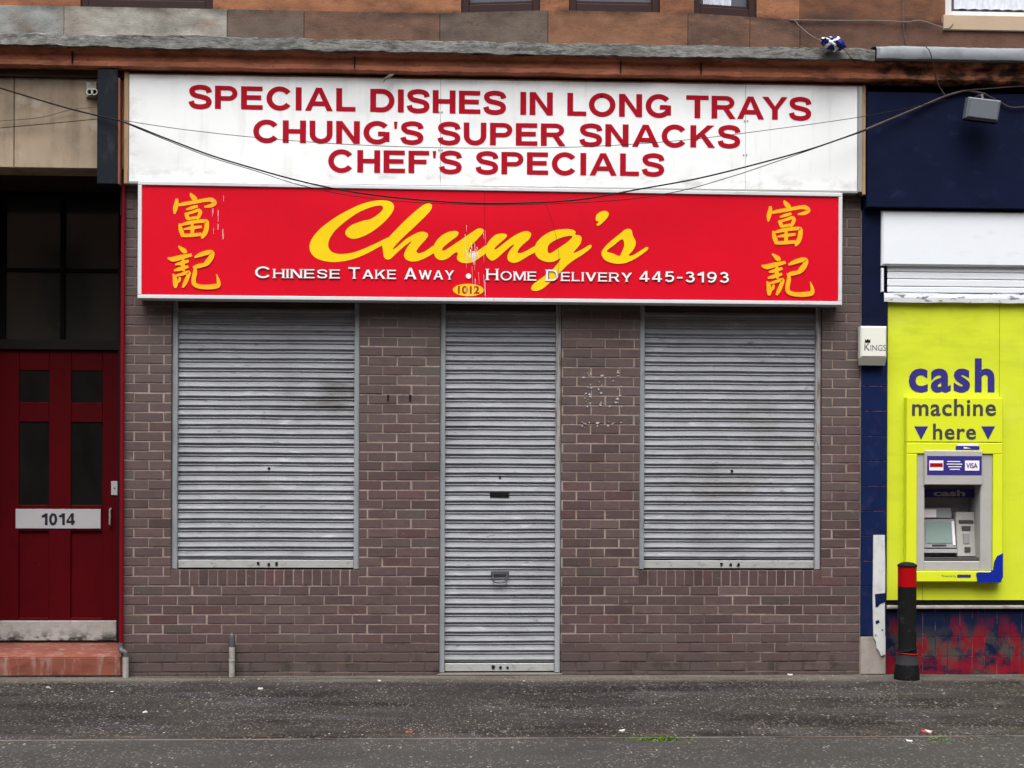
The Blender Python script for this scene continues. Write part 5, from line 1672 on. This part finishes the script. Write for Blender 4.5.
# ------------------------------------------------------------------ crumpled flag on the cornice
fc = at(833.5, 43.5, -0.3)
fg = MB()
bmx = bmesh.new()
bmesh.ops.create_icosphere(bmx, subdivisions=4, radius=1.0)
vs = []
for v in bmx.verts:
    p = v.co
    k = 1 + 0.28 * mnoise.noise(p * 1.7 + Vector((3, 1, 0))) + 0.22 * mnoise.noise(p * 4.1)
    fold = 0.10 * math.sin(p.x * 9 + p.z * 6)
    vs.append((fc.x + p.x * 0.095 * k + 0.004 * fold, fc.y + p.y * 0.06 * (k + fold), fc.z + (p.z * 0.047 - p.x * 0.018) * (k + fold)))
for f in bmx.faces:
    c0 = f.calc_center_median()
    a = abs(c0.z * 0.9 - c0.x * 1.5 - 0.25) < 0.26
    b = abs(c0.z * 0.9 + c0.x * 1.3 + 0.55) < 0.22
    fg.idx = 1 if (a or b or (c0.z > 0.62 and c0.x < -0.25)) and c0.x < 0.55 else 0
    fg.add([vs[v.index] for v in f.verts], [(0, 1, 2)])
bmx.free()
o = fg.build('flag', [mt['flag_blue'], mt['flag_white']], loc=tuple(fc))
bmw = bmesh.new(); bmw.from_mesh(o.data)
bmesh.ops.remove_doubles(bmw, verts=bmw.verts, dist=0.0002)
bmw.to_mesh(o.data); bmw.free()
tag(o, 'small crumpled blue and white flag lying on the cornice edge', 'flag')

# ------------------------------------------------------------------ litter and moss on the pavement
def ground(px, py):
    u, v = px - 512.0, (384.0 + VY) - py
    c, s = math.cos(ROLL), math.sin(ROLL)
    r_, up = c * u - s * v, s * u + c * v
    t = -ZC / up
    return Vector((XC + (r_ * math.cos(YAW) + F * math.sin(YAW)) * t, -D + (-r_ * math.sin(YAW) + F * math.cos(YAW)) * t, 0))
lit = [('paper_scrap', 'white scrap of paper on the pavement below the left shutter', (260, 689.5), 0.022, 'litter_white'),
       ('paper_scrap', 'small white scrap on the dark pavement near its left end', (145, 713), 0.018, 'litter_white'),
       ('paper_scrap', 'white scrap lying on pavement below the red doorstep', (48, 688), 0.02, 'litter_white'),
       ('paper_scrap', 'pale scrap on the pavement left of the grass tuft', (622, 731.5), 0.02, 'litter_white'),
       ('paper_scrap', 'white scrap just in front of the brick between left shutter and door', (379, 681.5), 0.016, 'litter_white'),
       ('paper_scrap', 'long pale scrap on the kerb line below the cash machine', (909, 742), 0.024, 'litter_white'),
       ('paper_scrap', 'pale scrap against the foot of the brick beside the navy shop', (790, 675.5), 0.022, 'litter_white'),
       ('sweet_wrapper', 'crumpled pink and white wrapper on pavement in front of the bollard', (926, 732.5), 0.045, 'litter_red'),
       ('dead_leaf', 'small reddish dead leaf on the pavement in front of the shop door', (409, 733.5), 0.035, 'leaf')]
for nm, lb_, (px, py), s, mk in lit:
    p = ground(px, py)
    m = MB()
    n = 9
    vs, fs = [(p.x, p.y, 0.012)], []
    for k in range(n):
        a = 6.283 * k / n
        rr_ = s * 0.72 * random.uniform(0.55, 1.35)
        vs.append((p.x + rr_ * 1.2 * math.cos(a), p.y + rr_ * math.sin(a), random.uniform(0.004, 0.016)))
    for k in range(n):
        fs.append((0, 1 + k, 1 + (k + 1) % n))
    b_ = len(vs)
    vs += [(v[0], v[1], 0.0015) for v in vs]
    fs += [(b_, b_ + 1 + (k + 1) % n, b_ + 1 + k) for k in range(n)]
    fs += [(1 + k, b_ + 1 + k, b_ + 1 + (k + 1) % n, 1 + (k + 1) % n) for k in range(n)]
    m.idx = 0
    m.add(vs, fs)
    if nm == 'sweet_wrapper':
        m.mi = [1 if (i % 9) in (0, 1, 7) else 0 for i in range(len(m.mi))]
    o = m.build(nm, [mt[mk], mt['litter_white']], loc=tuple(p))
    tag(o, lb_, 'litter' if nm != 'dead_leaf' else 'leaf')
ms = MB()
for k in range(420):
    px = random.gauss(660, 14) if k < 340 else random.gauss(940, 9)
    p = ground(px, 739.3 + random.gauss(0, 0.9))
    hgt = random.uniform(0.005, 0.018) * (1 if k < 340 else 0.5)
    a = random.uniform(0, 6.283)
    w_ = random.uniform(0.003, 0.007)
    dx, dy = w_ * math.cos(a), w_ * math.sin(a)
    tx_, ty_ = random.uniform(-0.012, 0.012), random.uniform(-0.012, 0.012)
    ms.add([(p.x - dx, p.y - dy, 0), (p.x + dx, p.y + dy, 0), (p.x + tx_, p.y + ty_, hgt)], [(0, 1, 2)])
tag(ms.build('grass_tuft', mt['moss'], loc=tuple(ground(662, 739))), 'tuft of short green grass in the kerb joint', 'grass', kind='stuff')
